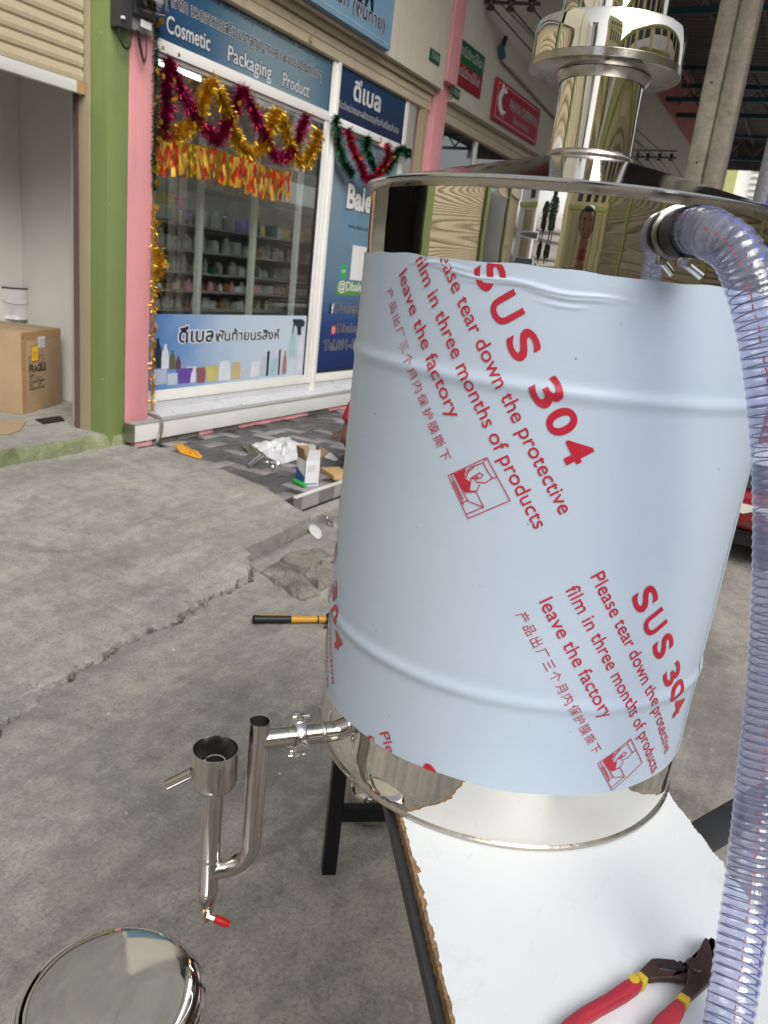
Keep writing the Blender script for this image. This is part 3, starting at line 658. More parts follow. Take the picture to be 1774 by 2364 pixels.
# --- right shop: pillar, wall, hood, window
rs = empty('shophouse', (11.5, 4.3, 0.1), 'right-hand shop unit beyond the second pink pillar, cream wall above', 'building')
box('pillar', 'pink_paint', 8.502, 8.790, 4.147, 4.36, 0.10, 3.55, rs, 0.004)
box('upper_pillar', 'pink_paint', 8.53, 8.800, 4.060, 4.34, 3.551, 6.0, rs, 0.006)
box('beam', 'cream_wall', 8.802, 30, 4.085, 4.34, 3.40, 5.79, rs)
box('parapet', 'pink_wall', 8.81, 30, 4.11, 4.32, 5.791, 7.0, rs)
box('cornice', 'cream_wall', 8.803, 30, 4.055, 4.084, 4.66, 5.78, rs)
MB().prism([(4.205, 3.20), (4.19, 3.21), (4.19, 3.29), (4.20, 3.30), (4.19, 3.31), (4.19, 3.399), (4.30, 3.399), (4.30, 3.20)], (8.80, 0, 0), (0, 1, 0), ZH, (5.2, 0, 0)).build('shutter_hood', 'beige_shutter', rs)
box('pane', 'dark_glass', 8.80, 13.9, 4.25, 4.256, 0.5, 3.2, rs)
for xx in (9.95, 11.5, 12.9): MB().box(xx, xx + 0.07, 4.225, 4.275, 0.5, 3.2).build('mullion', 'white_alu', rs, bevel=0.004)
box('low_wall', 'cream_wall', 8.80, 30, 4.16, 4.30, 0.1, 0.5, rs); box('side_wall', 'cream_wall', 13.9, 30, 4.16, 4.34, 0.5, 3.4, rs); box('inner_partition', 'shop_inner', 14.5, 14.6, 4.36, 7.5, 0.34, 3.4, rs)
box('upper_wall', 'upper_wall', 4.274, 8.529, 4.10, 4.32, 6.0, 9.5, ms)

# --- roof over the shop fronts: sheet, trusses, end gable
cn = empty('canopy', (12, 2.5, 0), 'dark sheet-metal roof on blue trusses high over the shop fronts', 'roof')
def roof():
    m = MB(); xs = []; x = 5.6
    while x < 31: xs += [(x, 0), (x + 0.10, 0), (x + 0.13, 0.045), (x + 0.17, 0.045)]; x += 0.25
    vs_ = []
    for xx, h in xs: vs_ += [(xx, -5.0, 6.60 + h), (xx, 4.32, 7.06 + h)]
    m.add(vs_, [(2 * i, 2 * i + 2, 2 * i + 3, 2 * i + 1) for i in range(len(xs) - 1)]); m.build('roof_sheet', 'roof_sheet', cn)
    for k in range(10):
        y = -4.8 + k * 0.98; MB().box(5.6, 31, y, y + 0.05, 6.74 + 0.05 * y, 6.81 + 0.05 * y).build('purlin', 'truss_grey', cn)
    for X0 in (5.8, 9.4, 14.6, 20.4, 22.0, 27.8):
        m = MB().bar((X0, -4.9, 6.0), (X0, 4.28, 6.0), 0.07, 0.10).bar((X0, -4.9, 6.42), (X0, 4.28, 6.66), 0.07, 0.09); m.build('truss_chord', 'truss_blue', cn)
        d = MB(); n = 12
        for k in range(n):
            y0 = -4.88 + k * 9.14 / n; y1 = y0 + 9.14 / n
            d.bar((X0, y0, 6.05), (X0, (y0 + y1) / 2, 6.50), 0.045, 0.045).bar((X0, (y0 + y1) / 2, 6.50), (X0, y1, 6.05), 0.045, 0.045)
        d.build('truss_web', 'truss_grey', cn)
    g = MB(); y = -5.0
    ys = []
    while y < 4.4: ys += [(y, 0), (y + 0.16, 0), (y + 0.18, 0.03), (y + 0.22, 0.03)]; y += 0.26
    vs_ = []
    for yy, h in ys: vs_ += [(31 - h, yy, 6.15), (31 - h, yy, 7.1)]
    g.add(vs_, [(2 * i, 2 * i + 2, 2 * i + 3, 2 * i + 1) for i in range(len(ys) - 1)]).build('gable_sheet', 'roof_sheet', cn)
    MB().bar((30.9, -5.0, 6.55), (30.9, 4.3, 6.45), 0.08, 0.12).build('gable_beam', 'truss_blue', cn)
roof()
def column(name, x, y0, y1, h, label, cat='column', group=None):
    e = empty(name, (x, (y0 + y1) / 2, 0), label, cat, group); ym = (y0 + y1) / 2
    poly = [(x, y0), (x + 0.30, y0), (x + 0.30, y1), (x, y1), (x, ym + 0.012), (x + 0.035, ym + 0.008), (x + 0.035, ym - 0.008), (x, ym - 0.012)]
    MB().prism(poly, (0, 0, -0.02), XH, (0, 1, 0), (0, 0, h)).build('shaft', 'column_concrete', e, bevel=0.006, seg=1)
    for zz in (1.9, 2.75, 3.4, 4.1):
        MB().lathe([(0.011, -0.004), (0.011, 0.0015)], 10, (x, ym + 0.07 if zz != 3.4 else ym + 0.09, zz), (-1, 0, 0)).build('bolt_hole', 'black_plastic', e)
    return e
column('concrete_column', 8.0, 1.004, 1.320, 6.85, 'tall grooved concrete column rising behind the tank lid')

# --- pale lime building far down the lane, seen under the roof end
fb = empty('building', (46, 5, 0), 'pale lime-trimmed building far behind the concrete column', 'building')
box('wall', 'white_wall', 46, 56, -2, 16, 0, 12, fb)
box('trim', 'lime_paint', 45.8, 45.99, 5.0, 5.5, 0, 12, fb); box('trim', 'lime_paint', 45.8, 45.99, 3.0, 3.7, 0, 12, fb); box('trim', 'lime_paint', 45.7, 45.99, -2, 16, 9.1, 9.6, fb)
box('window', 'car_glass', 45.9, 45.99, 5.8, 7.2, 6.9, 8.6, fb); box('window_hood', 'ledge_stone', 45.3, 45.99, 5.6, 7.5, 8.65, 8.85, fb)
for k in range(8): box('louvre', 'ledge_stone', 45.86, 45.97, 1.7, 4.3, 6.6 + k * 0.3, 6.66 + k * 0.3, fb)

# --- across the lane, behind the photographer (seen in the polished steel)
ob = empty('building', (-2, -7.5, 0), 'cream and lime shophouses across the lane, mirrored in the tank', 'building')
box('wall', 'yellow_paint', -13, 22, -9.6, -7.5, 0, 5.6, ob)
box('trim', 'lime_paint', -13.1, 22.1, -7.499, -7.34, 3.55, 3.9, ob); box('trim', 'lime_paint', -13.1, 22.1, -7.499, -7.3, 5.4, 5.75, ob)
for k in range(9):
    xx = -13 + k * 4.2
    box('pillar', 'lime_paint', xx, xx + 0.35, -7.499, -7.32, 0, 3.55, ob)
    for j in range(2): box('window', 'car_glass', xx + 0.7 + j * 1.8, xx + 2.0 + j * 1.8, -7.499, -7.46, 4.3, 5.25, ob); box('railing', 'white_wall', xx + 0.5 + j * 1.8, xx + 2.2 + j * 1.8, -7.30, -7.26, 3.95, 4.3, ob)
    if k == 7: box('opening', 'dark_inner', xx + 0.4, xx + 4.15, -7.498, -7.47, 0.1, 3.2, ob)
    else:
        sb = MB(); z = 0.1
        while z < 3.3: sb.prism([(-7.48, z), (-7.44, z + 0.02), (-7.44, z + 0.09), (-7.48, z + 0.11)], (xx + 0.4, 0, 0), (0, 1, 0), ZH, (3.75, 0, 0)); z += 0.12
        sb.build('shutter', 'beige_shutter', ob)
def tree(x, y, h, label, seed):
    r = random.Random(seed); e = empty('tree', (x, y, 0), label, 'tree', 'trees down the lane')
    MB().tube([(x, y, 0), (x + 0.1, y, h * 0.35), (x, y + 0.1, h * 0.8)], [0.2, 0.15, 0.05], 8).build('trunk', 'bark', e)
    m = MB()
    for i in range(1500):
        t = r.random(); rr = (0.15 + 1.25 * sin(pi * min(1, (1 - t) * 0.9 + 0.08)) * (0.7 + 0.3 * sin(7 * t + i % 5))) * sqrt(r.random()); a = r.random() * 2 * pi
        c = Vector((x + rr * cos(a), y + rr * sin(a), h * (0.2 + 0.8 * t))); s_ = 0.12 + 0.1 * r.random()
        d1 = Vector((r.gauss(0, 1), r.gauss(0, 1), r.gauss(0, 1))).normalized() * s_; d2 = Vector((r.gauss(0, 1), r.gauss(0, 1), r.gauss(0, 1))).normalized() * s_
        m.add([c - d1, c + d2, c + d1, c - d2], [(0, 1, 2, 3)])
    m.build('crown', 'leaf_dark', e)
for nm, y0, y1, hh, lb_, wm in (('building', -10.5, -3.0, 12.5, 'yellow and lime building closing the lane end, mirrored in the tank', 'yellow_paint'), ('building', 2.0, 4.6, 9.0, 'white and green building end up the lane, mirrored in the tank', 'white_wall')):
    eb = empty(nm, (-17, (y0 + y1) / 2, 0), lb_, 'building'); box('wall', wm, -22, -17, y0, y1, 0, hh, eb)
    for z_ in (3.3, 6.0, 8.7): box('trim', 'lime_paint', -16.99, -16.7, y0 - 0.1, y1 + 0.1, z_, z_ + 0.35, eb)
    yy = y0 + 0.5
    while yy < y1 - 0.9: [box('window', 'car_glass', -16.99, -16.93, yy, yy + 0.7, zw, zw + 1.3, eb) for zw in (4.2, 6.9, 9.7) if zw + 1.3 < hh]; box('shutter', 'beige_shutter', -16.99, -16.94, yy - 0.1, yy + 1.0, 0.2, 2.9, eb); box('pillar', 'lime_paint', -16.99, -16.8, yy + 1.02, yy + 1.18, 0, 3.3, eb); yy += 1.3
tree(-30, -1.2, 7, 'tall dark tree at the open end of the lane', 1); tree(-34, 0.6, 6.0, 'smaller dark tree beside the tall one down the lane', 2); tree(-40, -2.6, 8, 'third dark tree farthest down the lane', 3)

# ================================================================== SIGNS, POSTERS, FITTINGS ON THE SHOP FRONT
def flat(name, m, x0, x1, z0, z1, y, parent, th=0.002): return MB().box(x0, x1, y - th, y, z0, z1).build(name, m, parent)
def word(parent, s, m, x, z, y, width=None, em=None, bold=0.0, name='lettering', out=None, ob=0.0):
    if out:
        vs_, _ = type_geo(s, bold); x0 = min(p[0] for p in vs_); x1 = max(p[0] for p in vs_)
        sc = width / (x1 - x0) if width else em
        gv, gf = type_geo(s, ob)
        MB().add([(x + (px - x0) * sc, y - 0.0008, z + py * (em or sc)) for px, py in gv], gf).build('lettering_outline', out, parent)
    return letters(name, s, m, parent, (x, y - 0.0016, z), XH, ZH, width, em, bold)
# glazed sign over the window
sg = empty('shop_sign', (5.4, 4.235, 2.81), 'blue-grey glazed sign reading Cosmetic Packaging Product over the shop window', 'sign')
flat('panel', 'print_top', 4.274, 6.52, 2.8125, 3.30, 4.245, sg, 0.006)
flat('panel_edge', 'black_plastic', 6.500, 6.5205, 2.8125, 3.30, 4.2385, sg, 0.001)
YS = 4.2388
for s_, xa, xb in (('Cosmetic', 4.46, 4.90), ('Packaging', 5.10, 5.645), ('Product', 5.80, 6.19)):
    word(sg, s_, 'ink_pale', xa, 2.872 - 0.010 * (xa - 4.4), YS, xb - xa, 0.148, 0.012, out='ink_navy', ob=0.055)
word(sg, 'พลาสติก ขวดอาหารเสริม ขวดสูญญากาศ และบรรจุภัณฑ์ต่างๆ', 'ink_black', 4.385, 3.035, YS, 1.98, 0.105, 0.018, out='ink_pale', ob=0.05)
word(sg, 'ขวดพลาสติก กระปุกครีม หลอดโฟม และบรรจุภัณฑ์', 'ink_black', 4.75, 3.185, YS, 1.70, 0.085, 0.012)
# navy sign over the door
sg = empty('shop_sign', (7.3, 4.23, 2.80), 'navy sign with large pale Thai lettering over the shop door', 'sign')
flat('panel', 'print_navy', 6.613, 7.958, 2.801, 3.30, 4.236, sg, 0.006)
word(sg, 'ดีเบล', 'ink_pale', 6.90, 3.005, 4.2295, 0.53, 0.22, 0.03)
word(sg, 'จัดจำหน่ายและผลิตบรรจุภัณฑ์เครื่องสำอาง', 'ink_grey', 6.66, 2.885, 4.2295, 1.20, 0.085, 0.008)
lb = empty('lamp_housing', (6.95, 4.19, 2.72), 'white lamp housing fixed under the navy sign', 'lamp')
a_ = onY(775, 262, 4.19); b_2 = onY(877, 318, 4.19)
MB().box(a_.x, b_2.x, 4.175, 4.22, 2.722, 2.775).build('casing', 'white_plastic', lb, bevel=0.006); box('end_cap', 'grey_plastic', b_2.x + 0.001, b_2.x + 0.02, 4.173, 4.22, 2.718, 2.776, lb, 0.004)
# light blue board on the beam
sg = empty('sign_board', (5.7, 4.05, 3.45), 'light blue sign board on the beam, cut by the top of the picture', 'sign')
a_ = onY(897, 122, 4.03)
flat('panel', 'sign_blue', 4.30, a_.x, 3.46, 4.55, 4.060, sg, 0.028)
for z_ in (3.462, 4.54): box('edge', 'sign_blue', 4.30, a_.x, 4.018, 4.0315, z_, z_ + 0.022, sg)
box('edge', 'ink_grey', 4.32, a_.x - 0.02, 4.0295, 4.0315, 3.505, 3.512, sg); box('edge', 'sign_blue', a_.x - 0.02, a_.x + 0.002, 4.018, 4.0315, 3.484, 4.54, sg)
c0 = onY(820, 12, 4.03); c1 = onY(862, 26, 4.03)
word(sg, 'WWW.DBALE.COM', 'ink_navy', c1.x - 1.95, c1.z + 0.005, 4.0305, 1.95, 0.36, 0.035)
c0 = onY(887, 80, 4.03)
word(sg, 'ดีเบล จำหน่ายบรรจุภัณฑ์ (พันท้าย)', 'ink_navy', c0.x - 2.25, c0.z + 0.02, 4.0305, 2.25, 0.15, 0.015, out='ink_grey', ob=0.05)
# small green plates, green and red board, red company board
def plate(px, label, m, y=4.078, th=0.006, name='sign_plate'):
    P = [onY(x, yy, y) for x, yy in px]; x0 = (P[0].x + P[3].x) / 2; x1 = (P[1].x + P[2].x) / 2; z1 = (P[0].z + P[1].z) / 2; z0 = (P[2].z + P[3].z) / 2
    e = empty(name, ((x0 + x1) / 2, y, z0), label, 'sign'); flat('panel', m, x0, x1, z0, z1, y, e, th); return e, x0, x1, z0, z1, y - th
e, x0, x1, z0, z1, y = plate(((993, 110), (1017, 125), (1013, 152), (992, 138)), 'small green number plate left of the upper pink pillar', 'sign_green')
word(e, '73/28', 'ink_grey', x0 + 0.03, z0 + 0.03, y, x1 - x0 - 0.06, 0.08, 0.01)
e, x0, x1, z0, z1, y = plate(((1045, 198), (1062, 208), (1060, 230), (1044, 222)), 'small green number plate under the green and red board', 'sign_green')
word(e, '73/29', 'ink_grey', x0 + 0.02, z0 + 0.025, y, x1 - x0 - 0.04, 0.07, 0.01)
e, x0, x1, z0, z1, y = plate(((1060, 85), (1120, 131), (1106, 231), (1050, 187)), 'green and red Thai notice board right of the upper pink pillar', 'sign_green', 4.076)
zm = z0 + (z1 - z0) * 0.5; flat('red_half', 'sign_red', x0, x1, z0, zm, y - 0.001, e, 0.002)
word(e, 'สถานีบริการนี้ให้เช่า', 'ink_grey', x0 + 0.03, zm + 0.08, y, x1 - x0 - 0.08, 0.13, 0.015); word(e, 'สถานีบริการนี้ให้เช่า', 'ink_grey', x0 + 0.02, z0 + 0.10, y - 0.003, x1 - x0 - 0.08, 0.13, 0.015)
e, x0, x1, z0, z1, y = plate(((1145, 178), (1246, 255), (1231, 337), (1133, 270)), 'red PANYA CHEMIPAN board with a white swirl on the far wall', 'panya_red', 4.070, 0.030)
fw = 0.012
MB().box(x0 + .05, x1 - .05, y - 0.002, y, z0 + 0.03, z0 + 0.03 + fw).box(x0 + .05, x1 - .05, y - 0.002, y, z1 - 0.03 - fw, z1 - 0.03).box(x0 + .05, x0 + .062, y - 0.002, y, z0 + 0.043, z1 - 0.043).box(x1 - .062, x1 - .05, y - 0.002, y, z0 + 0.043, z1 - 0.043).build('border', 'pink_paint', e)
cxx = x0 + 0.30; czz = (z0 + z1) / 2 + 0.02; out_ = []; inn = []
for k in range(25):
    a = radians(60 + 250 * k / 24); t = k / 24; wd = 0.006 + 0.055 * sin(pi * t) ** 0.8; rr = 0.13
    out_.append((cxx + (rr + wd * 0.5) * 1.25 * cos(a), czz + (rr + wd * 0.5) * sin(a))); inn.append((cxx + (rr - wd) * 1.25 * cos(a), czz + (rr - wd) * sin(a)))
MB().prism(out_ + inn[::-1], (0, y - 0.001, 0), XH, ZH, (0, -0.003, 0)).build('swirl', 'ink_white', e)
MB().prism([(cxx - 0.14, czz + 0.14), (cxx - 0.09, czz + 0.20), (cxx - 0.03, czz + 0.12), (cxx + 0.05, czz + 0.18), (cxx + 0.02, czz + 0.09), (cxx - 0.1, czz + 0.08)], (0, y - 0.0045, 0), XH, ZH, (0, -0.001, 0)).build('crest', 'ink_white', e)
word(e, 'PANYA CHEMIPAN', 'ink_grey', x0 + 0.52, z0 + 0.21, y, x1 - x0 - 0.62, 0.17, 0.02); word(e, 'ปัญญาเคมีพันธ์', 'ink_grey', x0 + 0.72, z0 + 0.09, y, 0.62, 0.10, 0.01); word(e, 'PCP', 'ink_grey', x0 + 0.22, z0 + 0.06, y, 0.16, 0.06, 0.01)

# printed film along the foot of the window
wp = empty('window_poster', (5.4, 4.246, 0.452), 'blue and white printed film with Thai lettering and bottles along the window foot', 'poster')
flat('sheet', 'print_low', 4.274, 6.44, 0.453, 1.020, 4.2465, wp, 0.0012)
YP = 4.2450
def zx(a, b): p = onY(330 + a / 3.132, 420 + b / 3.132, YP); return p.x, p.z
a0 = zx(258, 1170); a1 = zx(510, 1165); a2 = zx(522, 1160); a3 = zx(985, 1150)
word(wp, 'ดีเบล', 'ink_navy', a0[0], a0[1] + 0.01, YP, a1[0] - a0[0], 0.155, 0.022, out='ink_white', ob=0.07)
word(wp, 'พันท้ายนรสิงห์', 'ink_navy', a2[0], a0[1] + 0.012, YP, a3[0] - a2[0], 0.118, 0.018, out='ink_white', ob=0.06)
for nm, c, r_2 in (('print_dark', (0.02, 0.03, 0.05), 0), ('print_pale', (0.62, 0.66, 0.72), 0), ('print_olive', (0.10, 0.11, 0.06), 0), ('print_maroon', (0.12, 0.05, 0.08), 0), ('print_lilac', (0.40, 0.44, 0.62), 0), ('print_purple', (0.13, 0.07, 0.33), 0), ('print_brown', (0.27, 0.10, 0.11), 0), ('print_yellow', (0.52, 0.46, 0.16), 0), ('print_gold', (0.52, 0.42, 0.20), 0), ('print_copper', (0.36, 0.20, 0.15), 0), ('print_aqua', (0.36, 0.53, 0.58), 0), ('print_mid', (0.48, 0.53, 0.60), 0)):
    mat(nm, c, 0.35, var=0.10, vs=9)
def bottle_outline(x0, x1, z0, z1, kind):
    w_ = x1 - x0; h = z1 - z0; c = (x0 + x1) / 2
    if kind == 'bottle': pr = [(0.48, 0), (0.5, 0.04), (0.5, 0.5), (0.42, 0.68), (0.24, 0.80), (0.17, 0.86), (0.17, 1.0)]
    elif kind == 'pot': pr = [(0.33, 0), (0.36, 0.02), (0.42, 0.72), (0.5, 0.74), (0.5, 1.0)]
    elif kind == 'jar': pr = [(0.5, 0), (0.5, 0.6), (0.47, 0.66), (0.47, 0.85), (0.36, 0.97), (0.2, 1.0)]
    else: pr = [(0.5, 0), (0.5, 1.0)]
    R_ = [(c + a * w_, z0 + b * h) for a, b in pr]; L_ = [(c - a * w_, z0 + b * h) for a, b in pr][::-1]
    return R_ + L_
PIC = [(75, 140, 1130, 1350, 'bottle', 'print_dark'), (133, 192, 1172, 1352, 'bottle', 'print_pale'), (190, 237, 1218, 1356, 'bottle', 'print_olive'), (235, 277, 1258, 1358, 'bottle', 'print_maroon'), (78, 175, 1350, 1470, 'box', 'print_lilac'), (176, 250, 1380, 1470, 'box', 'print_mid'), (310, 392, 1332, 1455, 'pot', 'print_pale'), (240, 362, 1342, 1462, 'pot', 'print_purple'), (380, 462, 1338, 1456, 'pot', 'print_brown'), (446, 556, 1325, 1448, 'pot', 'print_yellow'), (546, 636, 1290, 1438, 'jar', 'print_pale'), (635, 708, 1300, 1428, 'jar', 'print_gold'), (700, 785, 1345, 1418, 'jar', 'print_mid'), (776, 866, 1290, 1412, 'jar', 'print_pale'), (840, 900, 1265, 1400, 'jar', 'print_mid'), (888, 917, 1222, 1402, 'box', 'print_dark'), (918, 972, 1270, 1398, 'box', 'print_aqua'), (972, 999, 1210, 1394, 'box', 'print_maroon'), (1004, 1046, 1218, 1390, 'bottle', 'print_copper'), (1050, 1115, 1065, 1262, 'bottle', 'print_aqua'), (1104, 1168, 1095, 1384, 'bottle', 'print_pale')]
for k, (xa, xb, ya, yb, kd, mm) in enumerate(PIC):
    p0 = zx(xa, yb); p1 = zx(xb, ya)
    MB().prism(bottle_outline(p0[0], p1[0], max(0.456, p0[1]), p1[1], kd), (0, YP - 0.0004 - 0.0002 * k, 0), XH, ZH, (0, 0, 0)).build('printed_bottle', mm, wp)
MB().prism([zx(*q) for q in ((1080, 990), (1150, 992), (1170, 1012), (1165, 1040), (1142, 1050), (1142, 1104), (1116, 1104), (1114, 1046), (1096, 1030), (1080, 1100), (1076, 1098), (1088, 1020))], (0, YP - 0.006, 0), XH, ZH, (0, 0, 0)).build('printed_trigger', 'print_dark', wp)
# poster on the door
dp = empty('door_poster', (7.3, 4.25, 0.47), 'blue gradient door poster with round badge and contact lines', 'poster')
flat('sheet', 'print_door', 6.662, 7.958, 0.474, 2.698, 4.2515, dp, 0.0015)
YD = 4.2500
def dq(x, y): p = onY(740 + x / 4.425, 360 + y / 4.425, YD); return p.x, p.z
bc = dq(470, 540); br = bc[0] - dq(222, 540)[0]
MB().prism([(bc[0] + br * cos(2 * pi * k / 40), bc[1] + 1.0 * br * sin(2 * pi * k / 40)) for k in range(40)], (0, YD - 0.0006, 0), XH, ZH, (0, 0, 0)).build('badge', 'sign_blue', dp)
p = dq(262, 540); word(dp, 'Bale', 'ink_white', p[0], p[1] + 0.02, YD - 0.001, 0.50, 0.30, 0.04, out='ink_navy', ob=0.085)
p = dq(280, 730); word(dp, 'www.dbale.com', 'ink_navy', p[0], p[1], YD - 0.001, 0.42, 0.06, 0.005)
p = dq(300, 1265); q = dq(300, 905); flat('blank_card', 'ink_white', p[0], p[0] + 0.36, p[1], q[1], YD, dp, 0.0012)
p = dq(205, 1250); q = dq(268, 1112); flat('badge_tag', 'green_roll', p[0], q[0], p[1], q[1], YD, dp, 0.0006); word(dp, 'LINE', 'ink_white', p[0] + 0.01, (p[1] + q[1]) / 2 - 0.01, YD - 0.0002, q[0] - p[0] - 0.02, 0.04, 0.01)
mat('tag_green', (0.10, 0.27, 0.06), 0.4)
p = dq(158, 1415); q = dq(158, 1275); flat('badge_tag', 'tag_green', p[0], 7.86, p[1], q[1], YD, dp, 0.0006); word(dp, '@Dbalepharm', 'ink_white', p[0] + 0.03, p[1] + 0.045, YD - 0.0004, 0.86, 0.13, 0.012)
p = dq(85, 1615); q = dq(135, 1515); flat('icon', 'sign_navy', p[0], q[0], p[1], q[1], YD, dp, 0.0006); word(dp, 'f', 'ink_white', p[0] + 0.04, p[1] + 0.01, YD - 0.0004, None, 0.13, 0.03)
word(dp, 'Dbalepharm', 'ink_navy', q[0] + 0.03, p[1] + 0.02, YD - 0.0012, 0.80, 0.13, 0.012, out='ink_grey', ob=0.045)
p = dq(108, 1822); q = dq(160, 1735); flat('icon', 'sticker_red', p[0], q[0], p[1], q[1], YD, dp, 0.0006)
MB().lathe([(0.020, 0), (0.028, 0)], 16, ((p[0] + q[0]) / 2, YD - 0.0008, (p[1] + q[1]) / 2), (0, -1, 0), True).build('icon_ring', 'ink_white', dp)
word(dp, 'Dbalepharm', 'ink_navy', q[0] + 0.03, p[1] + 0.02, YD - 0.0012, 0.78, 0.12, 0.012, out='ink_grey', ob=0.045)
p = dq(25, 2005); word(dp, 'Tel.091-881-1556', 'ink_navy', max(6.68, p[0]), p[1] + 0.02, YD - 0.0012, 1.18, 0.14, 0.012, out='ink_grey', ob=0.045)

# electricity meter on the pillar head
em = empty('electric_meter', (4.02, 4.14, 2.7), 'grey glass-fronted electric meter with dark box high on the pillar', 'meter')
MB().box(3.885, 3.985, 4.06, 4.146, 2.735, 3.3).build('side_box', 'dark_grey_plastic', em, bevel=0.008)
MB().box(3.985, 4.20, 4.10, 4.146, 2.76, 3.3).build('back_plate', 'grey_plastic', em, bevel=0.006)
MB().box(4.00, 4.185, 4.055, 4.10, 2.835, 3.3).build('body', 'dark_grey_plastic', em, bevel=0.012)
MB().prism([(3.995, 2.90), (4.01, 2.865), (4.04, 2.85), (4.175, 2.87), (4.205, 2.90), (4.205, 3.3), (3.995, 3.3)], (0, 3.965, 0), XH, ZH, (0, 0.09, 0)).build('glass_cover', 'meter_glass', em, bevel=0.012)
MB().box(4.03, 4.17, 3.99, 4.0, 2.93, 3.2).build('dial', 'ink_grey', em); MB().box(4.06, 4.14, 3.986, 3.99, 3.0, 3.06).build('disc', 'bright_steel', em)
MB().box(4.045, 4.135, 4.052, 4.0545, 2.778, 2.818).build('label', 'ink_white', em); MB().lathe([(0.007, 0), (0.007, 0.006)], 10, (4.09, 4.052, 2.828), (0, -1, 0)).build('seal', 'black_plastic', em)
MB().box(3.888, 3.905, 4.04, 4.06, 2.775, 2.79).build('clip', 'ink_white', em)
MB().tube(spline([(3.90, 4.09, 2.76), (3.905, 4.085, 2.68), (3.94, 4.08, 2.635), (3.985, 4.085, 2.65), (4.01, 4.09, 2.74)], 6), 0.007, 8).build('cable', 'cable_black', em)
for dx, z_ in ((0, 2.605), (0.025, 2.585), (0.045, 2.60)):
    MB().tube(spline([(4.06 + dx * .3, 4.10, 2.765), (4.075 + dx * .4, 4.095, 2.68), (4.105 + dx * .3, 4.09, z_), (4.13 + dx * .1, 4.09, 2.65), (4.135, 4.10, 2.765)], 6), 0.0035, 6).build('cable', 'cable_black', em)
# drain pipe strap at the ledge corner
pg = empty('drain_pipe', (4.33, 4.02, 0.1), 'flat grey downpipe bent over the ledge corner onto the tiles', 'pipe')
MB().tube(spline([(4.285, 4.16, 0.30), (4.29, 4.06, 0.295), (4.285, 4.022, 0.26), (4.27, 4.020, 0.18), (4.235, 4.015, 0.125), (4.20, 4.012, 0.115)], 6), 0.013, 8).build('pipe', 'aluminium_dark', pg)
MB().prism([(4.02, 3.99), (4.26, 3.975), (4.25, 4.01), (4.05, 4.02)], (0, 0, 0.1045), XH, (0, 1, 0), (0, 0, 0.006)).build('metal_strip', 'bright_steel', pg)

# insulator racks and overhead cables
INS = []
for k, (X0, px) in enumerate(((9.3, ((1090, 6), (1135, 8), (1180, 10), (1228, 10))), (18.4, ((1470, 362), (1496, 363), (1523, 363), (1550, 364))))):
    P = [onX(x, y, X0) for x, y in px]
    e = empty('insulator_rack', (X0, 4.05, P[0].z), ('near' if k == 0 else 'far') + ' row of brown porcelain cable insulators on a wall bracket', 'insulator')
    MB().bar((X0, 4.08, P[0].z), (X0, P[-1].y - 0.1, P[-1].z), 0.03, 0.03).bar((X0, 4.08, P[0].z + 0.13), (X0, P[-1].y - 0.1, P[-1].z + 0.13), 0.03, 0.02).build('bracket', 'hammer_iron', e)
    for q in P:
        MB().lathe([(0.02, -0.07), (0.045, -0.065), (0.05, -0.04), (0.028, -0.02), (0.028, 0.02), (0.05, 0.04), (0.045, 0.065), (0.02, 0.07)], 10, q).build('insulator', 'porcelain_brown', e)
        MB().bar(q + Vector((0, 0, 0.07)), q + Vector((0, 0, 0.14)), 0.012, 0.012).build('pin', 'hammer_iron', e)
    INS.append(P)
for k, (a, b) in enumerate(zip(*INS)):
    pts = [a + (b - a) * t + Vector((0, -0.03, -0.10 * 4 * t * (1 - t) - 0.05)) for t in [i / 14 for i in range(15)]]
    pts.append(b + Vector((7, 0.1, -0.25)))
    o = MB().tube(pts, 0.009, 6).build('overhead_cable', 'cable_black'); tag(o, 'black overhead cable strung between the two insulator racks', 'cable', 'cables along the upper wall')
a_ = onY(1160, 132, 4.03); b_2 = onY(1290, 275, 4.03)
wp2 = empty('wall_pipe', a_, 'pale wall pipe with a blue cap above the red board', 'pipe')
MB().tube([a_, b_2 + (b_2 - a_) * 1.5], 0.03, 10).build('pipe', 'cream_wall', wp2); MB().tube([a_ + Vector((-0.08, 0, 0.10)), a_ + Vector((0.02, 0, 0))], 0.04, 10).build('cap', 'truss_blue', wp2); MB().tube([a_ + Vector((-0.02, 0.0, 0.12)), a_ + Vector((0.02, 0, 0.22))], 0.03, 8).build('hook', 'porcelain_brown', wp2)

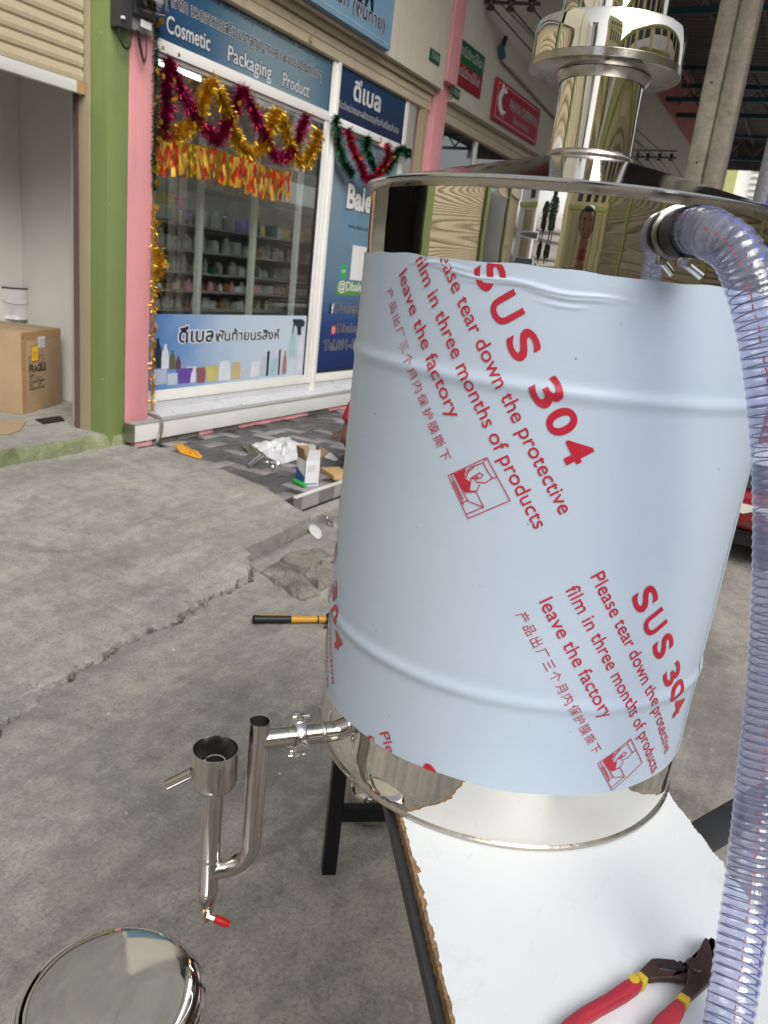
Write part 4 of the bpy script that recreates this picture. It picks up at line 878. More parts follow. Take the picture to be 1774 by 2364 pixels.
# ================================================================== FESTIVE TINSEL
def tinsel(name, m, P, label, rad=0.045, per_m=1500, seed=1, y=None, leaf=None):
    r = random.Random(seed); P = [Vector(p) for p in P]
    pts = spline(P, 10); mb = MB(); ml = MB()
    for a, b in zip(pts, pts[1:]):
        d = b - a; L = d.length; T = d.normalized(); A, B, _ = basis(T)
        for k in range(max(1, int(L * per_m + r.random()))):
            c = a + d * r.random(); an = r.random() * 2 * pi; dr_ = (cos(an) * A + sin(an) * B + T * r.gauss(0, 0.35)).normalized()
            ln = rad * r.uniform(0.35, 1.2); wd = r.uniform(0.0009, 0.0028); sdv = dr_.cross(Vector((r.gauss(0, 1), r.gauss(0, 1), r.gauss(0, 1)))).normalized() * wd
            mid = c + dr_ * ln * 0.55; tip = c + dr_ * ln + Vector((0, 0, -0.006)) + T * r.gauss(0, 0.006)
            mb.add([c - sdv, c + sdv, mid + sdv, mid - sdv, tip + sdv * 0.5, tip - sdv * 0.5], [(0, 1, 2, 3), (3, 2, 4, 5)])
        if leaf and r.random() < L * leaf:
            c = a + Vector((r.gauss(0, 0.02), -rad * 0.9, r.gauss(0, 0.02))); s_ = r.uniform(0.010, 0.022); tl = r.gauss(0, 0.5)
            ml.prism([(s_ * cos(2 * pi * k / 8), s_ * sin(2 * pi * k / 8)) for k in range(8)], c, Vector((1, tl, 0)).normalized(), Vector((0, tl * 0.6, 1)).normalized(), (0, 0.0006, 0))
    mb.tube(pts[::3] + [pts[-1]], 0.0035, 5)
    e = empty(name, P[0], label, 'garland'); mb.build('strands', m, e)
    if ml.v: ml.build('sequins', 'foil_gold', e)['kind'] = 'stuff'
    return e
def g2(pts, Y=4.17): return [onY(330 + x / 3.532, y / 3.532, Y - 0.01 * (i % 2)) for i, (x, y) in enumerate(pts)]
def g3(pts, Y=4.15): return [onY(700 + x / 3.018, y / 3.018, Y - 0.01 * (i % 2)) for i, (x, y) in enumerate(pts)]
tinsel('tinsel_garland', 'foil_magenta', g2([(225, 475), (195, 640), (200, 800), (190, 960), (160, 1110)], 4.16), 'short magenta tinsel strand hanging beside the pink pillar', 0.070, 4200, 2, leaf=7)
tinsel('tinsel_garland', 'foil_magenta', g2([(228, 530), (290, 680), (380, 870), (470, 1010), (560, 1090), (610, 1160), (680, 1010), (755, 880), (812, 725), (880, 860), (950, 1010), (1030, 1190), (1110, 1290), (1190, 1270), (1250, 1180), (1295, 1040), (1340, 950)]), 'long magenta tinsel garland looping across the shop window', 0.066, 4200, 3, leaf=9)
tinsel('tinsel_garland', 'foil_gold', g2([(120, 1060), (240, 1110), (360, 1045), (460, 930), (520, 760), (570, 660), (630, 780), (690, 930), (740, 1080), (820, 1220), (900, 1250), (990, 1170), (1040, 1030), (1100, 910), (1150, 1010), (1200, 1170), (1270, 1310), (1340, 1310), (1400, 1180), (1440, 1060)], 4.19), 'gold tinsel garland looping across the shop window', 0.072, 4600, 4, leaf=14)
pv = [onY(363 - (y - 40) * 0.013, y, 4.125) for y in range(40, 470, 40)]
tinsel('tinsel_garland', 'foil_green', pv, 'dark green tinsel strand hanging down the pink pillar edge', 0.034, 1100, 5, leaf=14)
pv = [onY(357 - (y - 470) * 0.012, y, 4.12) for y in range(470, 960, 40)]
tinsel('tinsel_garland', 'foil_gold', pv, 'gold tinsel strand hanging low on the pink pillar edge', 0.030, 1000, 6, leaf=16)
pk = onY(362, 605, 4.12)
tinsel('tinsel_garland', 'foil_gold', [pk + Vector((0, 0, 0.09)), pk + Vector((0.03, -0.01, 0)), pk + Vector((0, 0, -0.09))], 'gold tinsel tuft bunched halfway down the pink pillar', 0.060, 3000, 7)
tinsel('tinsel_garland', 'foil_green', g3([(232, 800), (235, 880), (240, 960), (265, 1060), (300, 1160), (350, 1215)]), 'green tinsel strand at the left of the door top', 0.060, 3000, 8, leaf=2)
tinsel('tinsel_garland', 'foil_green', g3([(455, 950), (440, 1040), (480, 1120), (500, 1190)]), 'green tinsel strand in the middle of the door top', 0.056, 3000, 9, leaf=2)
tinsel('tinsel_garland', 'foil_green', g3([(570, 1200), (625, 1130), (650, 1060), (700, 1035), (722, 1095)]), 'green tinsel strand at the right of the door top', 0.056, 3000, 10, leaf=2)
tinsel('tinsel_garland', 'foil_red', g3([(312, 895), (330, 980), (370, 1080), (410, 1170), (440, 1250), (510, 1225), (570, 1140), (600, 1060), (585, 1000)], 4.12), 'red tinsel garland drooping across the door top', 0.060, 3200, 11, leaf=8)
# foil fringe banner under the garlands
fb_ = empty('fringe_banner', (4.3, 4.14, 2.1), 'red and gold foil fringe banner hanging across the window', 'banner')
TOPL = g2([(95, 1150), (300, 1165), (520, 1200), (700, 1262), (900, 1320), (1060, 1385), (1210, 1400)], 4.14); tl = spline(TOPL, 12)
MB().tube([p for p in tl], 0.006, 6).build('top_cord', 'foil_gold', fb_)
acc = 0.0; last = tl[0]; r = random.Random(5); k = 0
seglen = [0]
for a, b in zip(tl, tl[1:]): seglen.append(seglen[-1] + (b - a).length)
dd = 0.0
while dd < seglen[-1]:
    i = max(j for j in range(len(tl)) if seglen[j] <= dd); i = min(i, len(tl) - 2); t = (dd - seglen[i]) / max(1e-6, seglen[i + 1] - seglen[i]); c = tl[i].lerp(tl[i + 1], t)
    wd = r.uniform(0.028, 0.044); ln = r.uniform(0.185, 0.225) * (1.12 if dd > 1.0 else 1); n = 7; vs_ = []; sway = r.gauss(0, 0.006) + (0.035 if dd > seglen[-1] - 0.18 else 0); ph = r.random() * 6
    tw = r.gauss(0, 0.22)
    for q in range(n):
        u = q / (n - 1); cw = wd * (0.5 + 0.06 * sin(ph + 4 * u)); ang_ = tw * u + 0.14 * sin(ph + 5 * u)
        ce = c + Vector((sway * u * u, -0.004 + 0.010 * sin(ph + 6 * u), -ln * u)); dv = Vector((cos(ang_), sin(ang_), 0)) * cw
        vs_ += [ce - dv, ce + Vector((0, -0.006 * cos(ph), 0)), ce + dv]
    MB().add(vs_, [(3 * q + s_, 3 * q + s_ + 1, 3 * q + s_ + 4, 3 * q + s_ + 3) for q in range(n - 1) for s_ in range(2)]).build('strip', 'foil_fringe' if r.random() < 0.72 else 'foil_gold', fb_, smooth=60)
    dd += wd * 0.80; k += 1

# ================================================================== STOCK INSIDE THE SHOP
sf = empty('shop_shelf', (5.9, 5.1, 0.34), 'pale steel display shelf standing behind the shop window', 'shelf')
SY = 4.78
posts = [onY(462, 560, 4.40).x, onY(586, 560, 4.40).x, onY(686, 560, 4.40).x]
for xx in [4.53] + posts: MB().box(xx - 0.024, xx + 0.024, 4.39, 4.43, 0.34, 3.0).build('post', 'white_alu', sf)
lev = [onY(400, y, SY).z for y in (512, 572, 625, 668, 712)]
for z_ in lev: MB().box(4.54, 8.3, SY - 0.02, SY + 0.42, z_ - 0.018, z_).build('shelf_board', 'grey_plastic', sf)
box('back_panel', 'shop_inner', 4.54, 8.3, SY + 0.43, SY + 0.45, 0.34, 2.0, sf)
for nm, c in (('box_yellow', (0.62, 0.56, 0.24)), ('box_pink', (0.66, 0.32, 0.40)), ('box_white', (0.62, 0.66, 0.66)), ('box_aqua', (0.24, 0.52, 0.58)), ('box_violet', (0.40, 0.32, 0.60)), ('stock_grey', (0.36, 0.36, 0.35)), ('stock_amber', (0.30, 0.16, 0.05)), ('stock_clear', (0.48, 0.50, 0.48)), ('stock_teal', (0.02, 0.10, 0.09)), ('stock_orange', (0.55, 0.17, 0.05))): mat(nm, c, 0.35)
def stock(px, m, label, name, d=0.13, lid=True, y=SY + 0.05, group=None):
    a = onY(px[0], px[3], y); b = onY(px[2], px[1], y)
    w_ = (b.x - a.x); e = empty(name, (a.x + w_ / 2, y + d / 2, a.z), label, name.split('_')[-1], group)
    h = b.z - a.z
    MB().box(a.x, b.x, y, y + d, a.z, a.z + h * (0.78 if lid else 1)).build('body', m, e, bevel=0.006)
    if lid: MB().box(a.x - 0.004, b.x + 0.004, y - 0.004, y + d + 0.004, a.z + h * 0.785, a.z + h).build('lid', m, e, bevel=0.006)
for px, m, cn_ in (((374, 450, 405, 478), 'box_yellow', 'pale yellow'), ((406, 456, 431, 482), 'box_pink', 'pink'), ((362, 474, 392, 502), 'box_white', 'white'), ((393, 480, 417, 505), 'box_aqua', 'light blue'), ((418, 483, 443, 510), 'box_violet', 'violet')):
    stock(px, m, cn_ + ' gift box in the small stack behind the window', 'gift_box')
r = random.Random(21)
def row(n, x0, x1, z, h0, h1, mats, name, label, group, y):
    xx = x0
    while xx < x1:
        w_ = r.uniform(0.045, 0.11); h = r.uniform(h0, h1); m = r.choice(mats)
        yo = r.uniform(0.0, 0.07)
        if r.random() < 0.38: o = MB().box(xx, xx + w_ * 0.95, y + 0.01 + yo, y + 0.09 + yo, z, z + h * 0.8).build(name, m, bevel=0.003)
        else: o = MB().lathe([(w_ * 0.44, 0), (w_ * 0.46, h * 0.04), (w_ * 0.46, h * 0.66), (w_ * 0.30, h * 0.74), (w_ * 0.30, h)], 10, (xx + w_ / 2, y + 0.06 + yo, z)).build(name, m, smooth=40)
        tag(o, label, name.split('_')[-1], group); xx += w_ * r.uniform(1.0, 1.5)
row(0, posts[0] + 0.05, 7.6, lev[0], 0.09, 0.17, ['box_white', 'stock_clear', 'stock_teal', 'box_violet', 'stock_orange', 'stock_grey', 'box_yellow'], 'cosmetic_bottle', 'cosmetic bottle on the top shelf behind the window', 'bottles on the top shelf', SY)
row(0, 4.58, 7.6, lev[1], 0.09, 0.15, ['stock_clear', 'stock_grey', 'stock_clear', 'box_white', 'stock_amber'], 'stock_jar', 'pale stock jar on the second shelf behind the window', 'jars on the second shelf', SY)
row(0, 4.58, 7.6, lev[2], 0.07, 0.13, ['stock_grey', 'stock_clear', 'stock_grey', 'stock_teal'], 'cream_jar', 'grey jar on the third shelf behind the window', 'jars on the third shelf', SY)
row(0, 4.58, 7.6, lev[3], 0.05, 0.10, ['box_white', 'box_white', 'stock_clear', 'stock_amber', 'box_yellow', 'box_pink'], 'glass_vial', 'small bright vial on the fourth shelf behind the window', 'vials on the fourth shelf', SY)
row(0, 4.58, 7.6, lev[4], 0.07, 0.13, ['stock_clear', 'stock_grey', 'stock_amber', 'stock_clear'], 'storage_jar', 'storage jar on the lowest shelf just above the printed film', 'jars on the lowest shelf', SY)

tl2 = empty('fill_tubes', (5.6, 5.6, 3.35), 'added white ceiling tubes that brighten the shop behind the glazed sign', 'lamp')  # added glowing tubes, put in to lift the dark shop interior
m_, t_, b_n = nodes('tube_glow'); b_n.inputs['Emission Color'].default_value = (1, 0.98, 0.93, 1); b_n.inputs['Emission Strength'].default_value = 9.0; MATS['tube_glow'] = m_
for yy in (4.62, 5.6, 6.6):
    MB().box(4.9, 7.9, yy - 0.05, yy + 0.05, 3.34, 3.398).build('batten', 'white_plastic', tl2, bevel=0.005)
    for xa in (4.95, 6.45): MB().tube([(xa, yy, 3.315), (xa + 1.4, yy, 3.315)], 0.016, 10).build('tube', 'tube_glow', tl2, smooth=50)

# ================================================================== LEFT SHOP: CARTON, BUCKET, SCRAPS
cb = empty('cardboard_box', (3.81, 4.92, 0.2), 'large cardboard box printed FRAGILE standing inside the left shop', 'box')
c0 = onZ(53, 958, 0.2); c1 = onZ(143, 932, 0.2); ux = (c1 - c0).normalized(); uy = Vector((-ux.y, ux.x, 0)); BL = 0.56; BH = 0.60
BO = c0.copy()
MB().prism([(0, 0), (BL, 0), (BL, BL), (0, BL)], BO, ux, uy, (0, 0, BH)).build('carton', 'cardboard', cb, bevel=0.008)
def onbox(name, m, x0, x1, z0, z1, off=0.0015): return MB().prism([(x0, z0), (x1, z0), (x1, z1), (x0, z1)], BO - uy * off, ux, ZH, -uy * 0.0008).build(name, m, cb)
onbox('tape', 'cardboard_tape', 0.0, BL, BH - 0.06, BH - 0.004, 0.001); onbox('tape', 'cardboard_tape', 0.20, 0.25, 0.0, 0.11, 0.001); onbox('tape', 'cardboard_tape', 0.003, 0.06, 0.02, BH - 0.07, 0.001)
MB().prism([(0.24, 0), (0.32, 0), (0.32, BL), (0.24, BL)], BO + ZH * (BH + 0.0012), ux, uy, (0, 0, 0.0008)).build('tape', 'cardboard_tape', cb)
def btext(s, x, z, w_, em_, bold=0.02): letters('lettering', s, 'ink_black', cb, BO + ux * x + ZH * z - uy * 0.0032, ux, ZH, w_, em_, bold)
btext('FRAGILE', 0.095, 0.300, 0.235, 0.075, 0.035); btext('NAME: YG', 0.098, 0.268, 0.085, 0.026); btext('QTY:   1   PCS  C/N:', 0.098, 0.243, 0.165, 0.026); btext('CTN: 352*357*560MM', 0.098, 0.218, 0.205, 0.026); btext('NW:            GW:', 0.098, 0.194, 0.165, 0.026); btext('HANDLE WITH CARE', 0.098, 0.168, 0.21, 0.028)
onbox('sticker', 'sticker_red', 0.130, 0.225, 0.375, 0.495); onbox('sticker_face', 'sticker_yellow', 0.136, 0.219, 0.384, 0.489, 0.0026)
for j in range(3): btext('易碎品'[j], 0.143 + j * 0.026, 0.465, 0.020, 0.020, 0.03)
letters('symbol', 'Y', 'sticker_red', cb, BO + ux * 0.178 + ZH * 0.405 - uy * 0.0042, ux, ZH, 0.030, 0.06, 0.06); onbox('symbol_bar', 'ink_black', 0.160, 0.165, 0.405, 0.455, 0.0038)
onbox('paper_label', 'ink_white', 0.225, 0.32, 0.475, 0.555)
for j in range(3): onbox('label_line', 'ink_grey', 0.235, 0.315, 0.488 + j * 0.02, 0.494 + j * 0.02, 0.0028)
for xx in (0.095, 0.235):
    for a, b, c, d in ((0, 0.055, 0, 0.004), (0, 0.055, 0.056, 0.06), (0, 0.004, 0.004, 0.056), (0.051, 0.055, 0.004, 0.056)): onbox('symbol_frame', 'ink_black', xx + a, xx + b, 0.358 + c, 0.358 + d)
bk = empty('metal_bucket', BO + ux * 0.05 + uy * 0.25 + ZH * (BH), 'dented white metal pail with wire handle on the cardboard box', 'bucket')
ctr = onZ(28, 735, 0.2 + BH); ctr.z = 0.2 + BH + 0.003
def pail():
    n = 40; vs_ = []; R0 = 0.125; hts = [0, 0.004, 0.03, 0.08, 0.14, 0.19, 0.225, 0.245]
    for z_ in hts:
        for k in range(n):
            a = 2 * pi * k / n; rr = R0
            dnt = max(0, cos(a - atan2(-0.75, -0.66))) ** 6 * (0.05 * max(0, 1 - abs(z_ - 0.04) / 0.07))
            rr -= dnt
            vs_.append(ctr + Vector((rr * cos(a), rr * sin(a), z_)))
    fs_ = [(i * n + k, i * n + (k + 1) % n, (i + 1) * n + (k + 1) % n, (i + 1) * n + k) for i in range(len(hts) - 1) for k in range(n)] + [list(range(n))]
    MB().add(vs_, fs_).build('pail', 'white_plastic', bk, smooth=50)
    MB().lathe([(0.122, 0.236), (0.1285, 0.240), (0.1285, 0.250), (0.122, 0.252), (0.110, 0.246), (0.110, 0.236)], 40, ctr, None, True).build('rim', 'dark_grey_plastic', bk, smooth=40)
    MB().lathe([(0.0, 0.238), (0.110, 0.238)], 30, ctr, None, True).build('mouth', 'black_plastic', bk)
    hv = []
    for k in range(15):
        a = radians(150 + 205 * k / 14) ; hv.append(ctr + Vector((0.132 * cos(a), 0.132 * sin(a), 0.20 - 0.075 * sin(pi * k / 14))))
    MB().tube(hv, 0.004, 6).build('handle', 'white_plastic', bk)
pail()
pp = onZ(75, 738, 0.2 + BH); o = MB().prism([(-0.05, -0.03), (0.06, -0.02), (0.055, 0.05), (-0.04, 0.04)], pp + Vector((0, 0, 0.004)), Vector((0.9, -0.3, 0.15)).normalized(), Vector((0.2, 0.8, 0.5)).normalized(), (0, 0, 0.0015)).build('paper_slip', 'white_paper'); tag(o, 'folded white paper slip beside the pail on the carton', 'paper')
o = MB().prism([tuple(onZ(x, y, 0.205)[:2]) for x, y in ((-40, 975), (25, 973), (62, 972), (45, 995), (18, 1003), (-40, 1000))], (0, 0, 0.2025), XH, (0, 1, 0), (0, 0, 0.005)).build('cardboard_sheet', 'cardboard'); tag(o, 'flat scrap of brown cardboard on the left shop doorstep', 'cardboard')
o = MB().prism([tuple(onZ(x, y, 0.2)[:2]) for x, y in ((82, 970), (140, 962), (150, 972), (100, 980))], (0, 0, 0.2005), XH, (0, 1, 0), (0, 0, 0.008)).build('floor_plate', 'black_plastic'); tag(o, 'small dark plate on the floor beside the big carton', 'plate')

# ================================================================== SCRAPS ON THE TILED PLATFORM AND ROAD
PZ = 0.101
def zp(x, y, z=PZ): return onZ(280 + x / 2.862, 880 + y / 2.862, z)
def crumple(name, m, outline, z, h, label, cat, seed, n=14, fold=0.5, parent=None, th=0.0):
    """soft sheet: grid stretched over an outline with folds"""
    r = random.Random(seed); cx = sum(p[0] for p in outline) / len(outline); cy = sum(p[1] for p in outline) / len(outline)
    K = len(outline); ring = []
    for i in range(K):
        a, b = outline[i], outline[(i + 1) % K]
        for k in range(4): ring.append((a[0] + (b[0] - a[0]) * k / 4, a[1] + (b[1] - a[1]) * k / 4))
    M = len(ring); vs_ = []; R_ = 7
    for j in range(R_):
        t = 1 - j / (R_ - 0.4)
        for (x, y) in ring:
            zz = z + 0.002 + (h * (1 - t) ** 0.6) * r.uniform(1 - fold, 1) + (r.random() * h * 0.35 if j else 0)
            vs_.append((cx + (x - cx) * t + r.gauss(0, 0.004), cy + (y - cy) * t + r.gauss(0, 0.004), zz))
    fs_ = [(i * M + k, i * M + (k + 1) % M, (i + 1) * M + (k + 1) % M, (i + 1) * M + k) for i in range(R_ - 1) for k in range(M)] + [list(range((R_ - 1) * M, R_ * M))]
    o = MB().add(vs_, fs_).build(name, m, parent, smooth=28)
    if parent is None: tag(o, label, cat)
    return o
def zl(pts, z=PZ): return [tuple(zp(x, y, z)[:2]) for x, y in pts]
crumple('plastic_scrap', 'orange_plastic', zl([(345, 440), (375, 410), (410, 425), (450, 470), (535, 495), (525, 515), (470, 500), (400, 480)]), PZ, 0.03, 'torn orange plastic scrap on the tiles near the pillar', 'scrap', 1)
crumple('plastic_bag', 'white_plastic', zl([(860, 425), (960, 405), (1090, 372), (1180, 425), (1290, 430), (1280, 480), (1160, 520), (1060, 548), (960, 500), (930, 470)]), PZ, 0.055, 'crumpled white plastic bag spread on the tiles', 'bag', 2, fold=0.7)
crumple('foil_wrap', 'print_olive', zl([(790, 425), (850, 415), (910, 470), (900, 500), (830, 480)]), PZ, 0.03, 'dull olive foil wrapper poking from under the white bag', 'wrapper', 3, fold=0.8)
tb = empty('plastic_tube', zp(880, 540), 'clear plastic tube lying beside the white bag', 'tube')
p0 = zp(842, 565, PZ + 0.02); p1 = zp(925, 495, PZ + 0.02); MB().tube([p0, p1], 0.018, 16, False).tube([p0, p1], 0.0155, 16, False).build('wall', 'clear_plastic', tb, smooth=40); MB().tube([p0 - (p1 - p0).normalized() * 0.001, p0 + (p1 - p0).normalized() * 0.006], 0.0185, 16, False).build('rim', 'ink_grey', tb, smooth=40)
cw = empty('wire_clips', zp(985, 560), 'bent steel hose clips lying by the clear tube', 'clips')
for dx, dy, rr in ((965, 545, 0.03), (1000, 570, 0.022), (1035, 545, 0.026)):
    c = zp(dx, dy, PZ + 0.012); MB().lathe([(rr, -0.006), (rr + 0.0012, -0.006), (rr + 0.0012, 0.006), (rr, 0.006)], 20, c, Vector((0.3 * rnd.gauss(0, 1), 0.5, 0.8)), True).build('clip', 'bright_steel', cw, smooth=40)
MB().box(-0.012, 0.012, -0.009, 0.009, 0, 0.02)
c = zp(1000, 590, PZ); MB().box(c.x - 0.012, c.x + 0.012, c.y - 0.009, c.y + 0.009, PZ, PZ + 0.02).build('screw_housing', 'bright_steel', cw, bevel=0.003)
# open product carton
ct = empty('product_carton', zp(1220, 690), 'small open blue and white product carton with raised flaps on the tiles', 'carton')
A0 = zp(1210, 695); A1 = zp(1300, 690); A2 = zp(1130, 650)
fx = (A1 - A0); fx.z = 0; wx = fx.length; fx.normalize(); sy_ = Vector((-fx.y, fx.x, 0)); wy = 0.13; ht = 0.175
for nm, m_, o_, a_, w_ in (('front_wall', 'carton_white', A0, fx, wx), ('left_wall', 'carton_blue', A0, sy_, wy), ('back_wall', 'carton_brown', A0 + sy_ * wy, fx, wx), ('right_wall', 'carton_brown', A0 + fx * wx, sy_, wy)):
    nrm = Vector((a_.y, -a_.x, 0)); MB().prism([(0, 0), (w_, 0), (w_, ht), (0, ht)], o_ + ZH * 0.001, a_, ZH, nrm * 0.0016).build(nm, m_, ct)
pw = MB().prism([(0.012, 0.10), (wy - 0.01, 0.12), (wy - 0.01, ht - 0.006), (0.012, ht - 0.006)], A0 + Vector((sy_.y, -sy_.x, 0)) * -0.001 , sy_, ZH, (0, 0, 0))
def onwall(name, m, o_, a_, poly): nrm = Vector((a_.y, -a_.x, 0)); MB().prism(poly, o_ + nrm * 0.0026 + ZH * 0.001, a_, ZH, (0, 0, 0)).build(name, m, ct)
lw_ = (A0 + sy_ * wy, -sy_)
onwall('print', 'carton_white', A0 + sy_ * wy, -sy_, [(0.004, 0.105), (wy - 0.004, 0.06), (wy - 0.004, ht - 0.004), (0.004, ht - 0.004)])
onwall('print', 'carton_blue', A0, fx, [(0.01, 0.010), (wx - 0.01, 0.010), (wx - 0.01, 0.018), (0.01, 0.018)])
for j in range(5): onwall('print_line', 'ink_grey', A0, fx, [(0.012, 0.10 + j * 0.009), (0.012 + wx * (0.62 - 0.08 * (j % 2)), 0.10 + j * 0.009), (0.012 + wx * (0.62 - 0.08 * (j % 2)), 0.103 + j * 0.009), (0.012, 0.103 + j * 0.009)])
nf = Vector((fx.y, -fx.x, 0))
for nm, m_, o_, a_, w_, tilt, L in (('flap', 'carton_white', A0, fx, wx, 0.15, 0.07), ('flap', 'carton_brown', A0, sy_, wy, -0.25, 0.075), ('flap', 'carton_brown', A0 + fx * wx, sy_, wy, 0.85, 0.085), ('flap', 'carton_brown', A0 + sy_ * wy, fx, wx, 0.5, 0.07)):
    out_v = {0.15: nf, -0.25: -fx, 0.85: fx, 0.5: sy_}[tilt]; up_ = (ZH * cos(tilt) + out_v * sin(abs(tilt))).normalized()
    MB().prism([(0.003, 0), (w_ - 0.003, 0), (w_ - 0.008, L), (0.008, L)], o_ + ZH * (ht + 0.002), a_, up_, out_v * 0.0016).build(nm, m_, ct)
gr = zp(1140, 655, PZ + 0.017); gr2 = zp(1215, 690, PZ + 0.017)
o = MB().tube([gr, gr + (gr2 - gr) * 0.1, gr + (gr2 - gr) * 0.9, gr2], [0.012, 0.0165, 0.0165, 0.012], 14).build('green_tape_roll', 'green_roll', smooth=40); tag(o, 'bright green plastic roll lying against the product carton', 'roll')
w0 = zp(1310, 640); w1 = zp(1480, 655); wb = MB()
a_ = zp(1315, 600); b_2 = zp(1405, 655); dvx = (b_2 - a_); dvx.z = 0; ln = dvx.length; dvx.normalize(); pv_ = Vector((dvx.y * -1, dvx.x, 0)); pv_ = pv_ if pv_.x > 0 else -pv_
o = MB().prism([(0, 0), (ln, 0), (ln, 0.15), (0, 0.15)], a_, dvx, pv_, (0, 0, 0.035)).build('wood_block', 'wood_block', bevel=0.003); tag(o, 'pale wooden block beside the product carton', 'block')
o = crumple('paper_sheet', 'white_paper', zl([(1340, 505), (1380, 470), (1440, 520), (1420, 530)]), PZ, 0.01, 'folded paper sheet behind the wooden block', 'paper', 8, fold=0.3)
ov = [onZ(720 + 0, 1215, 0.012), onZ(733, 1243, 0.012)]
c = onZ(728, 1229, 0.0); dr2 = (onZ(735, 1245, 0) - onZ(721, 1213, 0)); L_ = dr2.length / 2; dr2.normalize(); pr2 = Vector((-dr2.y, dr2.x, 0))
o = MB().prism([(L_ * cos(2 * pi * k / 24), 0.035 * sin(2 * pi * k / 24)) for k in range(24)], c + ZH * 0.002, dr2, pr2, (0, 0, 0.008)).build('oval_dish', 'white_plastic', bevel=0.003); tag(o, 'white oval plastic dish on the ground by the kerb', 'dish')
crumple('plastic_wrap', 'clear_plastic', [tuple(onZ(x, y, 0)[:2]) for x, y in ((732, 1190), (760, 1195), (775, 1215), (768, 1222), (735, 1205))], 0.0, 0.03, 'crumpled clear plastic wrap on the ground by the platform', 'wrap', 9, fold=0.8)
r = random.Random(4)
for k in range(15):
    px = (r.uniform(40, 700), r.uniform(1330, 1900)); c = onZ(px[0], px[1], 0.0)
    if c.y > edge_y(min(max(c.x, -9), 3.0)) - 0.06: continue
    s_ = r.uniform(0.002, 0.0048); o = MB().prism([(s_ * r.uniform(0.6, 1.3) * cos(a), s_ * r.uniform(0.6, 1.3) * sin(a)) for a in (0, 1.2, 2.4, 3.6, 5)], (c.x, c.y, 0.0005), XH, (0, 1, 0), (0, 0, s_ * 0.6)).build('paint_chip', 'white_paper'); tag(o, 'tiny white chip lying on the concrete', 'chip', 'chips scattered on the concrete')

# hammer on the road
hm = empty('hammer', (2.6, 1.69, 0.0), 'claw hammer with black and yellow handle lying on the concrete', 'hammer')
h0 = Vector((2.500, 1.803, 0.021)); h1 = Vector((2.722, 1.552, 0.021)); hd = (h1 - h0).normalized(); hp = Vector((-hd.y, hd.x, 0)); HL = (h1 - h0).length
def hpt(t, off=0, z=0): return h0 + hd * (HL * t) + hp * off + ZH * z
MB().tube([hpt(0), hpt(0.01), hpt(0.05), hpt(0.18), hpt(0.36), hpt(0.50), hpt(0.58)], [0.014, 0.0185, 0.0195, 0.017, 0.0175, 0.0160, 0.0145], 14).build('grip', 'black_plastic', hm, smooth=50)
MB().tube([hpt(0.50), hpt(0.56), hpt(0.62), hpt(0.84)], [0.0162, 0.0158, 0.0148, 0.0140], 14).build('shaft', 'hammer_yellow', hm, smooth=50)
MB().tube([hpt(0.84), hpt(0.86)], 0.0155, 14).build('band', 'black_plastic', hm, smooth=50); MB().tube([hpt(0.86), hpt(0.87), hpt(0.95)], [0.0150, 0.0158, 0.0155], 14).build('collar', 'hammer_yellow', hm, smooth=50)
MB().prism([(0.10, 0.004), (0.45, 0.004), (0.45, 0.010), (0.40, 0.006), (0.35, 0.010), (0.30, 0.006), (0.25, 0.010), (0.2, 0.006), (0.10, 0.009)], h0 + ZH * 0.0150, hd * HL, hp, (0, 0, 0.0036)).build('grip_marking', 'hammer_yellow', hm)
MB().tube([hpt(0.93), hpt(1.05)], 0.012, 12).build('neck', 'hammer_iron', hm, smooth=50)
MB().tube([hpt(1.02, 0.0), hpt(1.02, 0.022), hpt(1.02, 0.026), hpt(1.02, 0.040), hpt(1.02, 0.044)], [0.013, 0.012, 0.015, 0.0155, 0.013], 14).build('face', 'hammer_iron', hm, smooth=50)
for s_ in (-1, 1): MB().tube([hpt(1.02, -0.005, 0.005 * s_), hpt(1.01, -0.03, 0.006 * s_), hpt(0.97, -0.052, 0.008 * s_), hpt(0.90, -0.064, 0.009 * s_)], [0.011, 0.008, 0.0055, 0.003], 10).build('claw', 'hammer_iron', hm, smooth=50)

# ================================================================== THE TANK
TX, TY, TR, TZ0, TZ1 = 1.1785, 0.3268, 0.30, 0.7605, 1.612
TA = Vector((TX, TY, 0))
tk = empty('steel_tank', (TX, TY, TZ0), 'tall round stainless tank wrapped in blue printed film, standing on the white board', 'tank')
def rz(z): return TR + 0.0034 * math.exp(-((z - 1.390) / 0.0078) ** 2) + 0.0038 * math.exp(-((z - 0.986) / 0.0088) ** 2)
def cyl(u, v, off=0.0):
    a = pi + u / TR; r_2 = rz(v) + off; return Vector((TX + r_2 * cos(a), TY + r_2 * sin(a), v))
def rs_(z): return rz(z) if z < 1.5 else TR - (z - 1.613) ** 2 / 3.8
zs = [TZ0] + [TZ0 + 0.004, 0.80, 0.86] + [0.955 + i * 0.004 for i in range(16)] + [1.06, 1.15, 1.25, 1.34] + [1.362 + i * 0.004 for i in range(15)] + [1.44, 1.49] + [1.505 + i * 0.006 for i in range(18)] + [TZ1]
MB().lathe([(0.0, TZ0), (TR - 0.006, TZ0)] + [(rs_(z) - (0.002 if z == TZ0 else 0), z) for z in zs], 160, TA).build('shell', 'mirror_steel', tk, smooth=30)
MB().lathe([(TR - 0.002, TZ0 + 0.0002), (TR + 0.0022, TZ0 + 0.0012), (TR + 0.0022, TZ0 + 0.0045), (TR - 0.001, TZ0 + 0.0055)], 160, TA, None, True).build('bottom_weld', 'dull_weld', tk, smooth=40)
FZ0, FZ1 = 0.850, 1.5245
